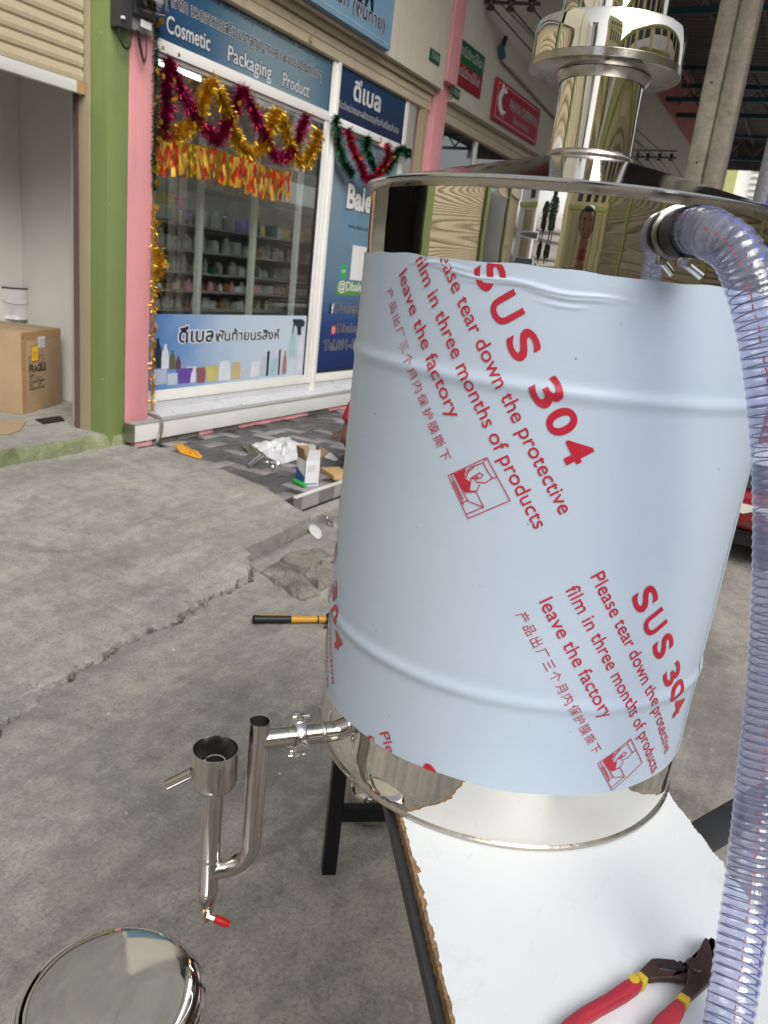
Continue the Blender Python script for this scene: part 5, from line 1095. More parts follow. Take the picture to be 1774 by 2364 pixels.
def film():
    rows = [FZ0 + i * 0.012 for i in range(9)] + [0.958 + i * 0.0035 for i in range(17)] + [1.03 + i * 0.03 for i in range(11)] + [1.362 + i * 0.0035 for i in range(17)] + [1.43, 1.45, 1.465] + [1.472 + i * 0.0012 for i in range(44)]
    rows = sorted(set(round(z, 5) for z in rows if z <= FZ1 - 0.0002)) + [FZ1]; n = 300
    wr = [(-0.10, 0.13, 1.5125, -0.06, 0.0022), (-0.05, 0.16, 1.5040, -0.030, 0.0016), (0.03, 0.14, 1.4985, -0.045, 0.0018), (0.05, 0.11, 1.489, -0.05, 0.0012), (-0.13, -0.02, 1.5165, -0.02, 0.0016), (0.30, 0.33, 1.505, 0.0, 0.0008)]
    vs_ = []
    for z in rows:
        for k in range(n):
            a = 2 * pi * k / n; u = (a - pi) * TR; r_2 = rz(z) + 0.0009; zz = z
            if z == FZ1: zz += 0.0012 * sin(u * 31) + 0.0008 * sin(u * 83)
            if z == FZ0: zz += 0.0025 * sin(u * 7 + 1) + 0.001 * sin(u * 41)
            for u0, u1, zc, sl, am in wr:
                if u0 < u < u1:
                    t = (u - u0) / (u1 - u0); r_2 += am * sin(pi * t) ** 0.7 * math.exp(-((z - (zc + sl * (u - u0) + 0.002 * sin(u * 60))) / 0.0022) ** 2)
            r_2 += 0.00035 * sin(u * 23 + 2 * sin(z * 9)) * sin(z * 14 + u * 3)
            vs_.append((TX + r_2 * cos(a), TY + r_2 * sin(a), zz))
    fs_ = [(i * n + k, i * n + (k + 1) % n, (i + 1) * n + (k + 1) % n, (i + 1) * n + k) for i in range(len(rows) - 1) for k in range(n)]
    return MB().add(vs_, fs_).build('protective_film', 'blue_film', tk, smooth=60)
flm = film()
# red printing on the film, set in its own slanted frame and wrapped round the shell
EU, GU = (0.581, -0.814), (0.814, 0.581)
def fuv(E, G): return (E * EU[0] + G * GU[0], E * EU[1] + G * GU[1])
def stroke(pts, w_):
    out_ = []
    for (a, b), (c, d) in zip(pts, pts[1:]):
        L = hypot(c - a, d - b) or 1; nx, ny = -(d - b) / L * w_ / 2, (c - a) / L * w_ / 2; ex_, ey_ = (c - a) / L * w_ * 0.4, (d - b) / L * w_ * 0.4
        out_.append([(a + nx - ex_, b + ny - ey_), (a - nx - ex_, b - ny - ey_), (c - nx + ex_, d - ny + ey_), (c + nx + ex_, d + ny + ey_)])
    return out_
def block_parts():
    parts = []
    def line(s, E0, E1, G, bold, em_=None):
        vs_, fs_ = type_geo(s, bold, 4); x0 = min(p[0] for p in vs_); x1 = max(p[0] for p in vs_); sc = (E1 - E0) / (x1 - x0); sy = em_ or sc
        parts.append(('lettering', [(E0 + (x - x0) * sc, G + y * sy) for x, y in vs_], fs_))
    for ch, c in zip('SUS304', (-0.7838, -0.7407, -0.6949, -0.6335, -0.5960, -0.5575)):
        vs_, fs_ = type_geo(ch, 0.026, 5); x0 = min(p[0] for p in vs_); x1 = max(p[0] for p in vs_); sx = 0.031 / (x1 - x0)
        parts.append(('lettering', [(c + (x - (x0 + x1) / 2) * sx, 0.8535 + y * 0.0475) for x, y in vs_], fs_))
    line('Please tear down the protective', -0.8545, -0.4945, 0.8190, 0.002, 0.0262)
    line('film in three months of products', -0.8545, -0.4915, 0.7845, 0.002, 0.0262)
    line('leave the factory', -0.8545, -0.6570, 0.7490, 0.002, 0.0262)
    s = '产品出厂三个月内保护膜撕下'
    for i, ch in enumerate(s):
        vs_, fs_ = type_geo(ch, -0.004, 3); x0 = min(p[0] for p in vs_); x1 = max(p[0] for p in vs_); c = -0.8442 + i * 0.01858
        sc = 0.0165; parts.append(('lettering', [(c + (x - (x0 + x1) / 2) * sc, 0.7165 + y * sc) for x, y in vs_], fs_))
    # the picture of a hand peeling a sheet
    def Q(x, y):
        dx, dy = x - 715, y - 510; det = 123 * -105 - 265 * 230; a = (dx * -105 - dy * 230) / det; b = (123 * dy - 265 * dx) / det
        return (-0.596 + 0.0585 * a, 0.7155 + 0.0565 * b)
    W_ = 0.0012; vs_ = []; fs_ = []
    L1, L2, L3, L4 = (945, 405), (715, 510), (838, 775), (1078, 668)
    ST = [[L1, L2, L3, L4, L1], [(750, 498), (838, 668), (930, 705), (830, 748)], [(838, 660), (796, 682)], [(818, 612), (885, 610), (930, 705)], [(942, 408), (925, 436), (952, 490), (980, 532), (1002, 520)],
          [(925, 436), (880, 450), (850, 462), (822, 496)], [(872, 458), (838, 490), (820, 535)], [(850, 531), (878, 512), (905, 495), (925, 510), (912, 525), (880, 535), (890, 552), (940, 556), (975, 531)], [(853, 540), (845, 606), (890, 606), (905, 568)], [(735, 508), (812, 690)], [(860, 530), (880, 512), (898, 520), (865, 532)]]
    for k in range(11): ST.append([(742 + k * 5.4, 552 + k * 10.5), (760 + k * 5.0, 548 + k * 10.5)])
    for s_ in ST:
        for quad in stroke([Q(*p) for p in s_], W_): n = len(vs_); vs_ += quad; fs_.append([n, n + 1, n + 2, n + 3])
    fill = [Q(*p) for p in ((752, 498), (826, 466), (816, 500), (819, 530), (850, 548), (840, 612), (812, 604))]; n = len(vs_); vs_ += fill; fs_.append(list(range(n, n + len(fill))))
    parts.append(('pictogram', vs_, fs_)); return parts
BP = block_parts()
def print_block(dE, dG):
    k = 0
    for nm, vs_, fs_ in BP:
        bm = bmesh.new(); vv = [bm.verts.new((*fuv(E + dE, G + dG), 0)) for E, G in vs_]
        for f in fs_:
            try: bm.faces.new([vv[i] for i in f])
            except ValueError: pass
        for pl, no in (((0, FZ1 - 0.0015, 0), (0, 1, 0)), ((0, FZ0 + 0.002, 0), (0, -1, 0))):
            bmesh.ops.bisect_plane(bm, geom=bm.verts[:] + bm.edges[:] + bm.faces[:], plane_co=pl, plane_no=no, clear_outer=True)
        if not bm.faces: bm.free(); continue
        bmesh.ops.triangulate(bm, faces=bm.faces)
        for it in range(4):
            es = [e for e in bm.edges if e.calc_length() > 0.0042]
            if not es: break
            bmesh.ops.subdivide_edges(bm, edges=es, cuts=1); bmesh.ops.triangulate(bm, faces=[f for f in bm.faces if len(f.verts) > 3])
        bm.verts.ensure_lookup_table()
        m = MB(); idx = {v: i for i, v in enumerate(bm.verts)}
        k += 1
        m.add([cyl(v.co.x, v.co.y, 0.0024 if nm == 'pictogram' else 0.0022) for v in bm.verts], [[idx[v] for v in f.verts] for f in bm.faces]); bm.free()
        m.build(nm, 'ink_red', flm)
print_block(0, 0); print_block(-0.450, 0.002); print_block(0.100, -0.376); print_block(-0.344, -0.487)
# weld seam and torn film on the right flank
su = 0.452
MB().add([cyl(su + du, z_, 0.0014 + (0.0012 if abs(du) < 0.001 else 0)) for z_ in [FZ0 + i * 0.02 for i in range(34)] for du in (-0.004, 0, 0.004)], [(3 * i + j, 3 * i + j + 1, 3 * i + j + 4, 3 * i + j + 3) for i in range(33) for j in range(2)]).build('weld_seam', 'blue_film', tk)
r = random.Random(8); m = MB()
for k in range(26):
    u = r.uniform(0.425, 0.47); z_ = 0.986 + r.gauss(0, 0.012); s_ = r.uniform(0.002, 0.007); c = cyl(u, z_, 0.003 + r.random() * 0.004)
    d1 = Vector((r.gauss(0, 1), r.gauss(0, 1), r.gauss(0, 1))).normalized() * s_; d2 = Vector((r.gauss(0, 1), r.gauss(0, 1), r.gauss(0, 1))).normalized() * s_; m.add([c, c + d1, c + d2], [(0, 1, 2)])
m.build('torn_film', 'clear_plastic', tk)
# lid
MB().lathe([(TR + 0.0010, 1.6040), (TR + 0.0022, 1.6040), (TR + 0.0028, 1.6120), (TR + 0.0034, 1.6125)], 160, TA, None, True).build('lid_skirt', 'dull_weld', tk, smooth=50)
MB().lathe([(TR + 0.0030, 1.6126), (TR + 0.0062, 1.6130), (TR + 0.0068, 1.6150), (TR + 0.0050, 1.6172), (TR - 0.004, 1.6180)], 160, TA, None, True).build('lid_rim', 'bright_steel', tk, smooth=50)
MB().lathe([(TR - 0.003, 1.6175), (0.24, 1.6335), (0.16, 1.6545), (0.10, 1.6700), (0.054, 1.6815)], 120, TA, None, True).build('lid', 'lid_steel', tk, smooth=60)
MB().lathe([(0.0566, 1.676), (0.0600, 1.679), (0.0605, 1.684), (0.0570, 1.688)], 72, TA, None, True).build('chimney_weld', 'dull_weld', tk, smooth=50)
MB().lathe([(0.0568, 1.672), (0.0568, 1.690), (0.0560, 1.735), (0.0566, 1.778), (0.0566, 1.7865)], 96, TA, None, True).build('chimney', 'chimney_steel', tk, smooth=60)
MB().lathe([(0.0575, 1.775), (0.0620, 1.781), (0.0640, 1.7862)], 72, TA, None, True).build('collar_weld', 'dull_weld', tk, smooth=50)
MB().lathe([(0.0568, 1.7868), (0.0995, 1.7868), (0.1015, 1.7875), (0.1015, 1.7968), (0.1005, 1.7975)], 96, TA, None, True).build('cap_base', 'cap_base_steel', tk, smooth=40)
MB().lathe([(0.1003, 1.7978), (0.1003, 1.818), (0.1000, 1.8385), (0.0990, 1.8415), (0.0960, 1.8425), (0.071, 1.8432)], 96, TA, None, True).build('cap', 'cap_steel', tk, smooth=40)
MB().lathe([(0.0700, 1.8434), (0.0700, 1.90), (0.0690, 1.905), (0.060, 1.906), (0.0, 1.906)], 96, TA, None, True).build('cap_top', 'cap_steel', tk, smooth=40)
# hose nozzle on the upper band
na = pi + 0.1902 / TR; nd = Vector((cos(na), sin(na), 0)); NC = Vector((TX, TY, 1.576)) + nd * TR
MB().lathe([(0.0285, -0.004), (0.0285, 0.0010), (0.027, 0.0016), (0.021, 0.0022)], 40, NC, nd, True).build('nozzle_flange', 'cap_base_steel', tk, smooth=40)
MB().tube([NC - nd * 0.01, NC + nd * 0.07], 0.0195, 24).build('nozzle', 'dull_weld', tk, smooth=50)
# overflow pipe with sight cup and drain cock
S0 = Vector((0.938, 0.497, 0.812)); P1 = Vector((0.841, 0.580, 0)); pd = (Vector((P1.x, P1.y, 0)) - Vector((S0.x, S0.y, 0))).normalized()
def vz(P, x, y): r = ray(x, y); t = hypot(P.x, P.y) / hypot(r.x, r.y); return CAM_H + r.z * t
op = empty('overflow_pipe', (0, 0, 0), None, None); op.parent = tk; op.location = Vector((0.841, 0.58, 0.55)) - tk.location
PR = 0.0156; Pz = 0.812
def pv2(p, z): return Vector((p.x, p.y, z))
L01 = (pv2(P1, 0) - pv2(S0, 0)).length
MB().tube([S0 - pd * 0.02, S0 + pd * 0.028], PR + 0.0004, 28).build('stub', 'pipe_steel', op, smooth=50)
MB().lathe([(0.030, -0.006), (0.030, 0.004), (0.020, 0.007)], 32, S0 - pd * 0.004, pd, True).build('flange', 'dull_weld', op, smooth=40)
MB().obox(S0 + pd * 0.002 + Vector((pd.y, -pd.x, 0)) * 0.030, pd * 0.006, Vector((pd.y, -pd.x, 0)) * 0.004, ZH * 0.018).build('flange_bolt', 'bright_steel', op, bevel=0.002)
MB().lathe([(PR, -0.004), (PR + 0.0016, -0.002), (PR + 0.0016, 0.002), (PR, 0.004)], 28, S0 + pd * 0.028, pd, True).build('weld_bead', 'dull_weld', op, smooth=50)
MB().tube([S0 + pd * 0.028, S0 + pd * (L01 - 0.004)], PR, 28).build('branch', 'pipe_steel', op, smooth=50)
CC = S0 + pd * (L01 * 0.52)
cl = MB().lathe([(PR + 0.001, -0.0075), (0.0255, -0.0075), (0.0275, -0.003), (0.0275, 0.003), (0.0255, 0.0075), (PR + 0.001, 0.0075)], 36, CC, pd, True).build('clamp', 'bright_steel', op, smooth=40)
sdv = Vector((pd.y, -pd.x, 0))
MB().obox(CC + ZH * 0.032, pd * 0.007, sdv * 0.006, ZH * 0.006).tube([CC + ZH * 0.034 - sdv * 0.002 - pd * 0.014, CC + ZH * 0.034 - sdv * 0.002 + pd * 0.012], 0.0032, 10).build('clamp_hinge', 'bright_steel', op, bevel=0.001)
MB().obox(CC - ZH * 0.033, pd * 0.0075, sdv * 0.007, ZH * 0.009).tube([CC - ZH * 0.036 - pd * 0.013, CC - ZH * 0.036 + pd * 0.013], 0.0034, 10).tube([CC - ZH * 0.028 - pd * 0.011, CC - ZH * 0.028 + pd * 0.011], 0.003, 10).build('clamp_nut', 'bright_steel', op, bevel=0.001)
ztop = vz(P1, 598, 1664); zbend = vz(P1, 600, 1952)
# second riser: on the same sight line as the cup, beside the first
u2 = Vector((-0.62, 0.78, 0)).normalized(); r2 = ray(489, 1900); s2 = (P1.y * r2.x - P1.x * r2.y) / (u2.x * r2.y - u2.y * r2.x); P2 = pv2(P1, 0) + u2 * s2
SEP = abs(s2); zj = vz(P2, 497, 2008)
arc = [pv2(P1, ztop)] + [pv2(P1, ztop - 0.01), pv2(P1, (ztop + zbend) / 2), pv2(P1, zj + 0.050)]
for k in range(1, 10):
    a = pi / 2 * k / 9; arc.append(pv2(P1, 0) + u2 * (0.046 * (1 - cos(a))) + ZH * (zj + 0.046 * (1 - sin(a)) + 0.003))
arc.append(P2 + ZH * (zj - 0.002))
MB().tube(arc, PR, 28, False).build('riser', 'pipe_steel', op, smooth=60)
MB().tube([pv2(P1, ztop - 0.05), pv2(P1, ztop + 0.0005)], PR - 0.0015, 28, False).build('riser_bore', 'hammer_iron', op, smooth=50)
MB().lathe([(PR - 0.0016, 0), (PR + 0.0002, 0.0006)], 28, pv2(P1, ztop), None, True).build('riser_lip', 'bright_steel', op, smooth=50)
zc1 = vz(P2, 490, 1728); zc0 = vz(P2, 490, 1834) + 0.012; zb = vz(P2, 488, 2058); zt = vz(P2, 487, 2092); zv = vz(P2, 487, 2124)
MB().tube([pv2(P2, zc0 + 0.004), pv2(P2, zb)], PR, 28, False).build('standpipe', 'pipe_steel', op, smooth=60)
for z_ in (zb + 0.002, zj + 0.024): MB().lathe([(PR, -0.003), (PR + 0.0009, -0.001), (PR + 0.0009, 0.001), (PR, 0.003)], 28, pv2(P2, z_), None, True).build('weld_bead', 'dull_weld', op, smooth=50)
MB().lathe([(0.0085, zt), (0.0120, zt + 0.008), (0.0150, zb - 0.004), (PR, zb)], 28, pv2(P2, 0), None, True).build('reducer', 'pipe_steel', op, smooth=60)
CR = 0.0345
MB().lathe([(PR, zc0), (0.026, zc0 + 0.0015), (CR - 0.002, zc0 + 0.008), (CR, zc0 + 0.016), (CR, zc1), (CR - 0.0012, zc1), (CR - 0.0012, zc0 + 0.016), (0.022, zc0 + 0.004), (PR, zc0 + 0.003)], 56, pv2(P2, 0), None, True).build('sight_cup', 'pipe_steel', op, smooth=50)
MB().tube([pv2(P2, zc0), pv2(P2, zc1 - 0.022)], PR, 28, False).tube([pv2(P2, zc0), pv2(P2, zc1 - 0.022)], PR - 0.0014, 28, False).build('inner_pipe', 'hammer_iron', op, smooth=50)
MB().lathe([(PR - 0.0014, 0), (PR + 0.0004, 0.0005)], 28, pv2(P2, zc1 - 0.022), None, True).build('inner_lip', 'bright_steel', op, smooth=50)
sp = Vector((-0.50, 0.84, 0)).normalized(); q0 = pv2(P2, zc0 + 0.026) + sp * (CR - 0.003); q1 = q0 + sp * 0.038 - ZH * 0.026
MB().tube([q0, q1], 0.0085, 18, False).tube([q0, q1], 0.0072, 18, False).build('spout', 'pipe_steel', op, smooth=50)
vl = empty('drain_cock', (0, 0, 0), None, None); vl.parent = tk; vl.location = pv2(P2, zv) - tk.location
MB().lathe([(0.0085, zt + 0.001), (0.0095, zt), (0.0095, zt - 0.010), (0.0070, zt - 0.0105), (0.0070, zt - 0.016), (0.0058, zt - 0.017), (0.0058, zv), (0.0, zv)], 6, pv2(P2, 0)).build('valve_body', 'brass', vl)
rt = (CW @ Vector((1, 0, 0))); rt.z = 0; rt.normalize(); tw_ = -Vector((P2.x, P2.y, 0)).normalized()
b0 = pv2(P2, zt - 0.006) + tw_ * 0.008
MB().tube([b0 - tw_ * 0.006, b0 + tw_ * 0.004], 0.0055, 8).build('valve_stem', 'chrome', vl); MB().bar(b0 + tw_ * 0.004, b0 + tw_ * 0.006 + rt * 0.016 - ZH * 0.004, 0.007, 0.002, tw_).build('lever', 'bright_steel', vl)
l0 = b0 + tw_ * 0.006 + rt * 0.013 - ZH * 0.003; MB().tube([l0, l0 + rt * 0.003 - ZH * 0.001, l0 + rt * 0.020 - ZH * 0.008, l0 + rt * 0.024 - ZH * 0.009], [0.0050, 0.0068, 0.0062, 0.004], 12).build('lever_grip', 'valve_red', vl, smooth=50)

# ================================================================== CLEAR WIRE-WOUND HOSE
HO = empty('clear_hose', NC, 'bluish clear wire-wound hose clamped to the tank, hanging down in front of the right side', 'hose')
HP = [NC + nd * 0.018, NC + nd * 0.055] + [at(x, y, d) for x, y, d in ((1642, 541, 0.885), (1698, 578, 0.870), (1738, 668, 0.855), (1769, 800, 0.85), (1789, 960, 0.855), (1798, 1150, 0.875), (1794, 1350, 0.90), (1781, 1560, 0.94), (1759, 1760, 0.975), (1738, 1960, 1.005), (1715, 2140, 1.02), (1682, 2364, 1.03), (1642, 2560, 1.02), (1600, 2800, 1.0))]
hc = spline(HP, 40); HR = 0.0240
al = [0.0]
for a, b in zip(hc, hc[1:]): al.append(al[-1] + (b - a).length)
def resample(pts, al_, step):
    out_ = []; i = 0; s_ = 0.0
    while s_ < al_[-1]:
        while al_[i + 1] < s_: i += 1
        out_.append(pts[i].lerp(pts[i + 1], (s_ - al_[i]) / max(1e-9, al_[i + 1] - al_[i]))); s_ += step
    return out_
pitch = 0.0098; step = pitch / 6; hs_ = resample(hc, al, step); hf = frames(hs_)
vs_ = []; n = 30
for i, (p, (T, A, B)) in enumerate(zip(hs_, hf)):
    for k in range(n):
        a = 2 * pi * k / n; rr = HR + 0.0006 * cos(2 * pi * (i * step / pitch - k / n)); vs_.append(p + rr * (cos(a) * A + sin(a) * B))
MB().add(vs_, [(i * n + k, i * n + (k + 1) % n, (i + 1) * n + (k + 1) % n, (i + 1) * n + k) for i in range(len(hs_) - 1) for k in range(n)]).build('wall', 'hose_pvc', HO, smooth=80)
wv = []; tot = al[-1]; nt_ = int(tot / pitch); q = 0
for j in range(nt_ * 24):
    s_ = j / 24 * pitch; i = min(len(hs_) - 2, int(s_ / step)); f_ = s_ / step - i; p = hs_[i].lerp(hs_[i + 1], f_); T, A, B = hf[i]; a = 2 * pi * (j / 24)
    wv.append(p + (HR - 0.0016) * (cos(a) * A + sin(a) * B))
mat('hose_wire', (0.12, 0.125, 0.22), 0.4, metal=0.3)
MB().tube(wv, 0.00075, 5).build('wire_helix', 'hose_wire', HO, smooth=60)
def marker(name, m, fn, w_):
    vs_ = []; r = random.Random(3)
    for i in range(0, len(hs_), 2):
        p = hs_[i]; T, A, B = hf[i]; a = fn(i * step); j = 0.02 * r.gauss(0, 1) + 0.02 * sin(i * 0.35)
        for s_ in (-1, 1): an = a + j + s_ * w_ * (0.7 + 0.5 * r.random()); rr = HR - 0.0004; vs_.append(p + rr * (cos(an) * A + sin(an) * B))
    MB().add(vs_, [(2 * i, 2 * i + 1, 2 * i + 3, 2 * i + 2) for i in range(len(vs_) // 2 - 1) if i % 3 and (i // 3) % 7 != 5]).build(name, m, HO)['kind'] = 'stuff'
mat('marker_red', (0.46, 0.06, 0.10), 0.5, var=0.4, vs=70); mat('marker_blue', (0.08, 0.11, 0.44), 0.5, var=0.4, vs=70)
def facing(i):           # angle round the hose that looks towards the lens
    p = hs_[i]; T, A, B = hf[i]; d = (O - p); return atan2(d.dot(B), d.dot(A))
f0 = [facing(min(len(hs_) - 1, i)) for i in range(len(hs_))]
REFA = f0[len(hs_) // 2]
marker('red_line', 'marker_red', lambda s_: REFA + 0.15 - 0.35 * s_, 0.036); marker('blue_line', 'marker_blue', lambda s_: REFA - 0.75 - 0.35 * s_, 0.10)
MB().tube([NC + nd * 0.004, NC + nd * 0.006, NC + nd * 0.024], [HR - 0.003, HR + 0.001, HR + 0.0012], 30, False).build('rubber_sleeve', 'black_plastic', HO, smooth=50)
MB().tube([NC + nd * 0.0205, NC + nd * 0.033], HR + 0.0022, 30, False).build('clamp_band', 'hammer_iron', HO, smooth=50)
hcl = NC + nd * 0.027 - ZH * (HR + 0.007); MB().obox(hcl, nd * 0.007, Vector((-nd.y, nd.x, 0)) * 0.006, ZH * 0.005).build('clamp_housing', 'bright_steel', HO, bevel=0.0015)
MB().tube([hcl, hcl + rt * 0.022 - ZH * 0.012], 0.0042, 10).build('clamp_screw', 'bright_steel', HO)
# braided hose hanging behind the lid
bh = empty('braided_hose', at(1750, 470, 1.75), 'grey braided hose with blue and red lines hanging behind the lid at the right edge', 'hose')
bp = spline([at(1905, 60, 1.9), at(1835, 250, 1.9), at(1798, 380, 1.88), at(1766, 520, 1.86), at(1740, 700, 1.84)], 12)
mat('braid_grey', (0.33, 0.33, 0.38), 0.5, var=0.3, vs=200); MB().tube(bp, 0.032, 20).build('wall', 'braid_grey', bh, smooth=70)
bf = frames(bp)
for nm, m_, da in (('blue_line', 'marker_blue', 0.15), ('red_line', 'marker_red', 0.95), ('white_line', 'ink_white', 0.55)):
    vs_ = []
    for p, (T, A, B) in zip(bp, bf):
        d = O - p; fa = atan2(d.dot(B), d.dot(A)); rtv = rt; sgn = 1 if (cos(fa + 0.5) * A + sin(fa + 0.5) * B).dot(rt) > (cos(fa - 0.5) * A + sin(fa - 0.5) * B).dot(rt) else -1
        for e_ in (-0.13, 0.13): an = fa + sgn * (da - 0.2) + e_; vs_.append(p + 0.0326 * (cos(an) * A + sin(an) * B))
    MB().add(vs_, [(2 * i, 2 * i + 1, 2 * i + 3, 2 * i + 2) for i in range(len(vs_) // 2 - 1)]).build(nm, m_, bh)

# ================================================================== TABLE FRAME AND WHITE BOARD
ES, EN = Vector((0.799, 0.602, 0)), Vector((-0.602, 0.799, 0))
def sn(s_, n_, z=0.0): return ES * s_ + EN * n_ + ZH * z
tf = empty('table_frame', sn(1.0, -0.47), 'black steel table frame carrying the white board and the tank', 'table')
for n_ in (-0.273, -0.667):
    for s_ in (1.642, 0.42): MB().obox(sn(s_, n_, 0.360), ES * 0.0185, EN * 0.0185, ZH * 0.3605).build('leg', 'black_paint', tf, bevel=0.003)
for n_ in (-0.262, -0.678): MB().obox(sn(1.0, n_, 0.7312), ES * 0.68, EN * 0.0265, ZH * 0.0105).build('side_rail', 'grey_black_paint', tf, bevel=0.003)
for s_ in (1.66, 0.345): MB().obox(sn(s_, -0.47, 0.7312), ES * 0.019, EN * 0.181, ZH * 0.010).build('end_rail', 'grey_black_paint', tf, bevel=0.003)
for s_ in (1.642, 0.42): MB().obox(sn(s_, -0.47, 0.180), ES * 0.0125, EN * 0.1780, ZH * 0.021).build('stretcher', 'black_paint', tf, bevel=0.003)
bd = empty('white_board', sn(1.0, -0.47, 0.742), 'chipped white laminate board lying on the black frame under the tank', 'board')
def board():
    s0, s1 = 0.20, 1.70; N_ = 420; core = []; lam = []; wk = 0.0; gouge = 0.0
    for k in range(N_ + 1):
        s_ = s0 + (s1 - s0) * k / N_; wk = 0.82 * wk + rnd.gauss(0, 0.0008); gouge = max(0.0, gouge - 0.0014) if rnd.random() > 0.035 else rnd.uniform(0.003, 0.010)
        core.append((s_, -0.2462 + rnd.gauss(0, 0.0006))); lam.append((s_, -0.2495 - abs(wk) - gouge * 0.8))
    rc = []; rl = []
    for k in range(N_ + 1):
        s_ = s1 - (s1 - s0) * k / N_; rough_ = rnd.gauss(0, 0.0009)
        rc.append((s_, -0.6935 - rough_)); rl.append((s_, -0.6925 + 0.0012 * sin(s_ * 130) + rough_))
    MB().prism(core + rc, (0, 0, 0.7422), ES, EN, (0, 0, 0.0172)).build('chipboard_core', 'chipboard', bd)
    MB().prism(lam + rl, (0, 0, 0.7395 + 0.0200), ES, EN, (0, 0, 0.0008)).build('laminate', 'white_laminate', bd)
board()
# second black stand whose bar shows past the board at the right
st = empty('steel_stand', onZ(1690, 1880, 0), 'black steel bar of a low stand behind the hose at the right', 'stand')
a_ = onZ(1607, 1942, 0.56); b_2 = onZ(1684, 1896, 0.56); dv_ = (b_2 - a_).normalized(); e0 = a_ - dv_ * 0.10; e1 = b_2 + dv_ * 0.8
MB().bar(e0, e1, 0.05, 0.04).build('bar', 'grey_black_paint', st, bevel=0.003)
for p in (e0 + dv_ * 0.05, e1 - dv_ * 0.05): MB().box(p.x - 0.02, p.x + 0.02, p.y - 0.02, p.y + 0.02, 0.0, 0.539).build('leg', 'black_paint', st, bevel=0.003)

# ================================================================== PLIERS ON THE BOARD
pl = empty('pliers', onZ(1500, 2280, 0.761), 'red-handled rusty adjustable pliers lying on the white board', 'pliers')
def pq(pts, z): return [tuple(onZ(880 + x / 1.857, 1780 + y / 1.857, z)[:2]) for x, y in pts]
def slab(name, m, pts, z0, th, bev): return MB().prism(pq(pts, z0 + th), (0, 0, z0), XH, (0, 1, 0), (0, 0, th)).build(name, m, pl, bevel=bev, seg=3)
slab('handle', 'rubber_red', [(1088, 866), (1128, 910), (1060, 958), (960, 1012), (885, 1060), (840, 1110), (800, 1180), (715, 1180), (745, 1110), (785, 1055), (860, 1000), (960, 945), (1040, 890)], 0.7615, 0.017, 0.0065)
slab('grip_band', 'yellow_band', [(1090, 862), (1112, 852), (1152, 886), (1130, 909)], 0.7620, 0.0160, 0.003)
slab('lower_jaw', 'rusty_iron', [(1108, 855), (1160, 803), (1185, 800), (1258, 806), (1272, 816), (1284, 808), (1296, 820), (1306, 812), (1330, 838), (1400, 830), (1426, 800), (1434, 728), (1420, 720), (1412, 800), (1400, 860), (1322, 892), (1250, 884), (1195, 884), (1152, 890)], 0.7640, 0.0085, 0.0015)
slab('upper_jaw', 'rusty_iron', [(1388, 712), (1404, 716), (1416, 762), (1425, 802), (1424, 862), (1412, 900), (1330, 972), (1285, 944), (1312, 900), (1318, 842), (1348, 800), (1370, 750)], 0.7700, 0.0095, 0.002)
slab('slot', 'hammer_iron', [(1190, 822), (1300, 834), (1316, 840), (1314, 850), (1200, 842), (1186, 834)], 0.7724, 0.0008, 0)
slab('slot_glint', 'bright_steel', [(1192, 838), (1250, 848), (1300, 854), (1300, 858), (1240, 854), (1194, 844)], 0.7724, 0.0010, 0)
slab('grip_band', 'yellow_band', [(1284, 940), (1333, 972), (1318, 998), (1266, 962)], 0.7650, 0.0150, 0.003)
slab('handle', 'rubber_red', [(1268, 962), (1316, 998), (1296, 1040), (1250, 1120), (1225, 1180), (1110, 1180), (1140, 1095), (1185, 1035), (1225, 1000)], 0.7615, 0.0185, 0.007)
c = onZ(880 + 1350 / 1.857, 1780 + 830 / 1.857, 0.781); MB().lathe([(0.0105, 0), (0.0105, 0.001), (0.0085, 0.0030), (0.0, 0.0034)], 20, (c.x, c.y, 0.7795)).build('pivot_bolt', 'rusty_iron', pl, smooth=40)
c = onZ(880 + 1085 / 1.857, 1780 + 890 / 1.857, 0.779); MB().lathe([(0.006, 0), (0.006, 0.0008), (0.0, 0.0012)], 16, (c.x, c.y, 0.7786)).build('emblem', 'yellow_band', pl, smooth=40)

# ================================================================== STOOL, PERFORATED POT
def circ3(a, b, c):
    ax_, ay_, bx, by, cx, cy = a.x, a.y, b.x, b.y, c.x, c.y; d = 2 * (ax_ * (by - cy) + bx * (cy - ay_) + cx * (ay_ - by))
    ux_ = ((ax_ ** 2 + ay_ ** 2) * (by - cy) + (bx ** 2 + by ** 2) * (cy - ay_) + (cx ** 2 + cy ** 2) * (ay_ - by)) / d
    uy_ = ((ax_ ** 2 + ay_ ** 2) * (cx - bx) + (bx ** 2 + by ** 2) * (ax_ - cx) + (cx ** 2 + cy ** 2) * (bx - ax_)) / d
    return ux_, uy_, hypot(ax_ - ux_, ay_ - uy_)
SZ = 0.45; sx_, sy2, SR = circ3(onZ(40, 2330, SZ), onZ(280, 2136, SZ), onZ(468, 2300, SZ))
so = empty('steel_stool', (sx_, sy2, 0), 'round polished steel stool at the bottom left corner', 'stool')
MB().lathe([(SR + 0.001, -0.020), (SR + 0.002, -0.010), (SR, -0.004), (SR - 0.005, 0.0005), (SR * 0.93, 0.0036), (SR * 0.87, 0.0050), (SR * 0.75, 0.0060), (SR * 0.5, 0.0068), (SR * 0.25, 0.0072), (0.0, 0.0073)], 96, (sx_, sy2, SZ), None, True).build('seat', 'seat_steel', so, smooth=80)
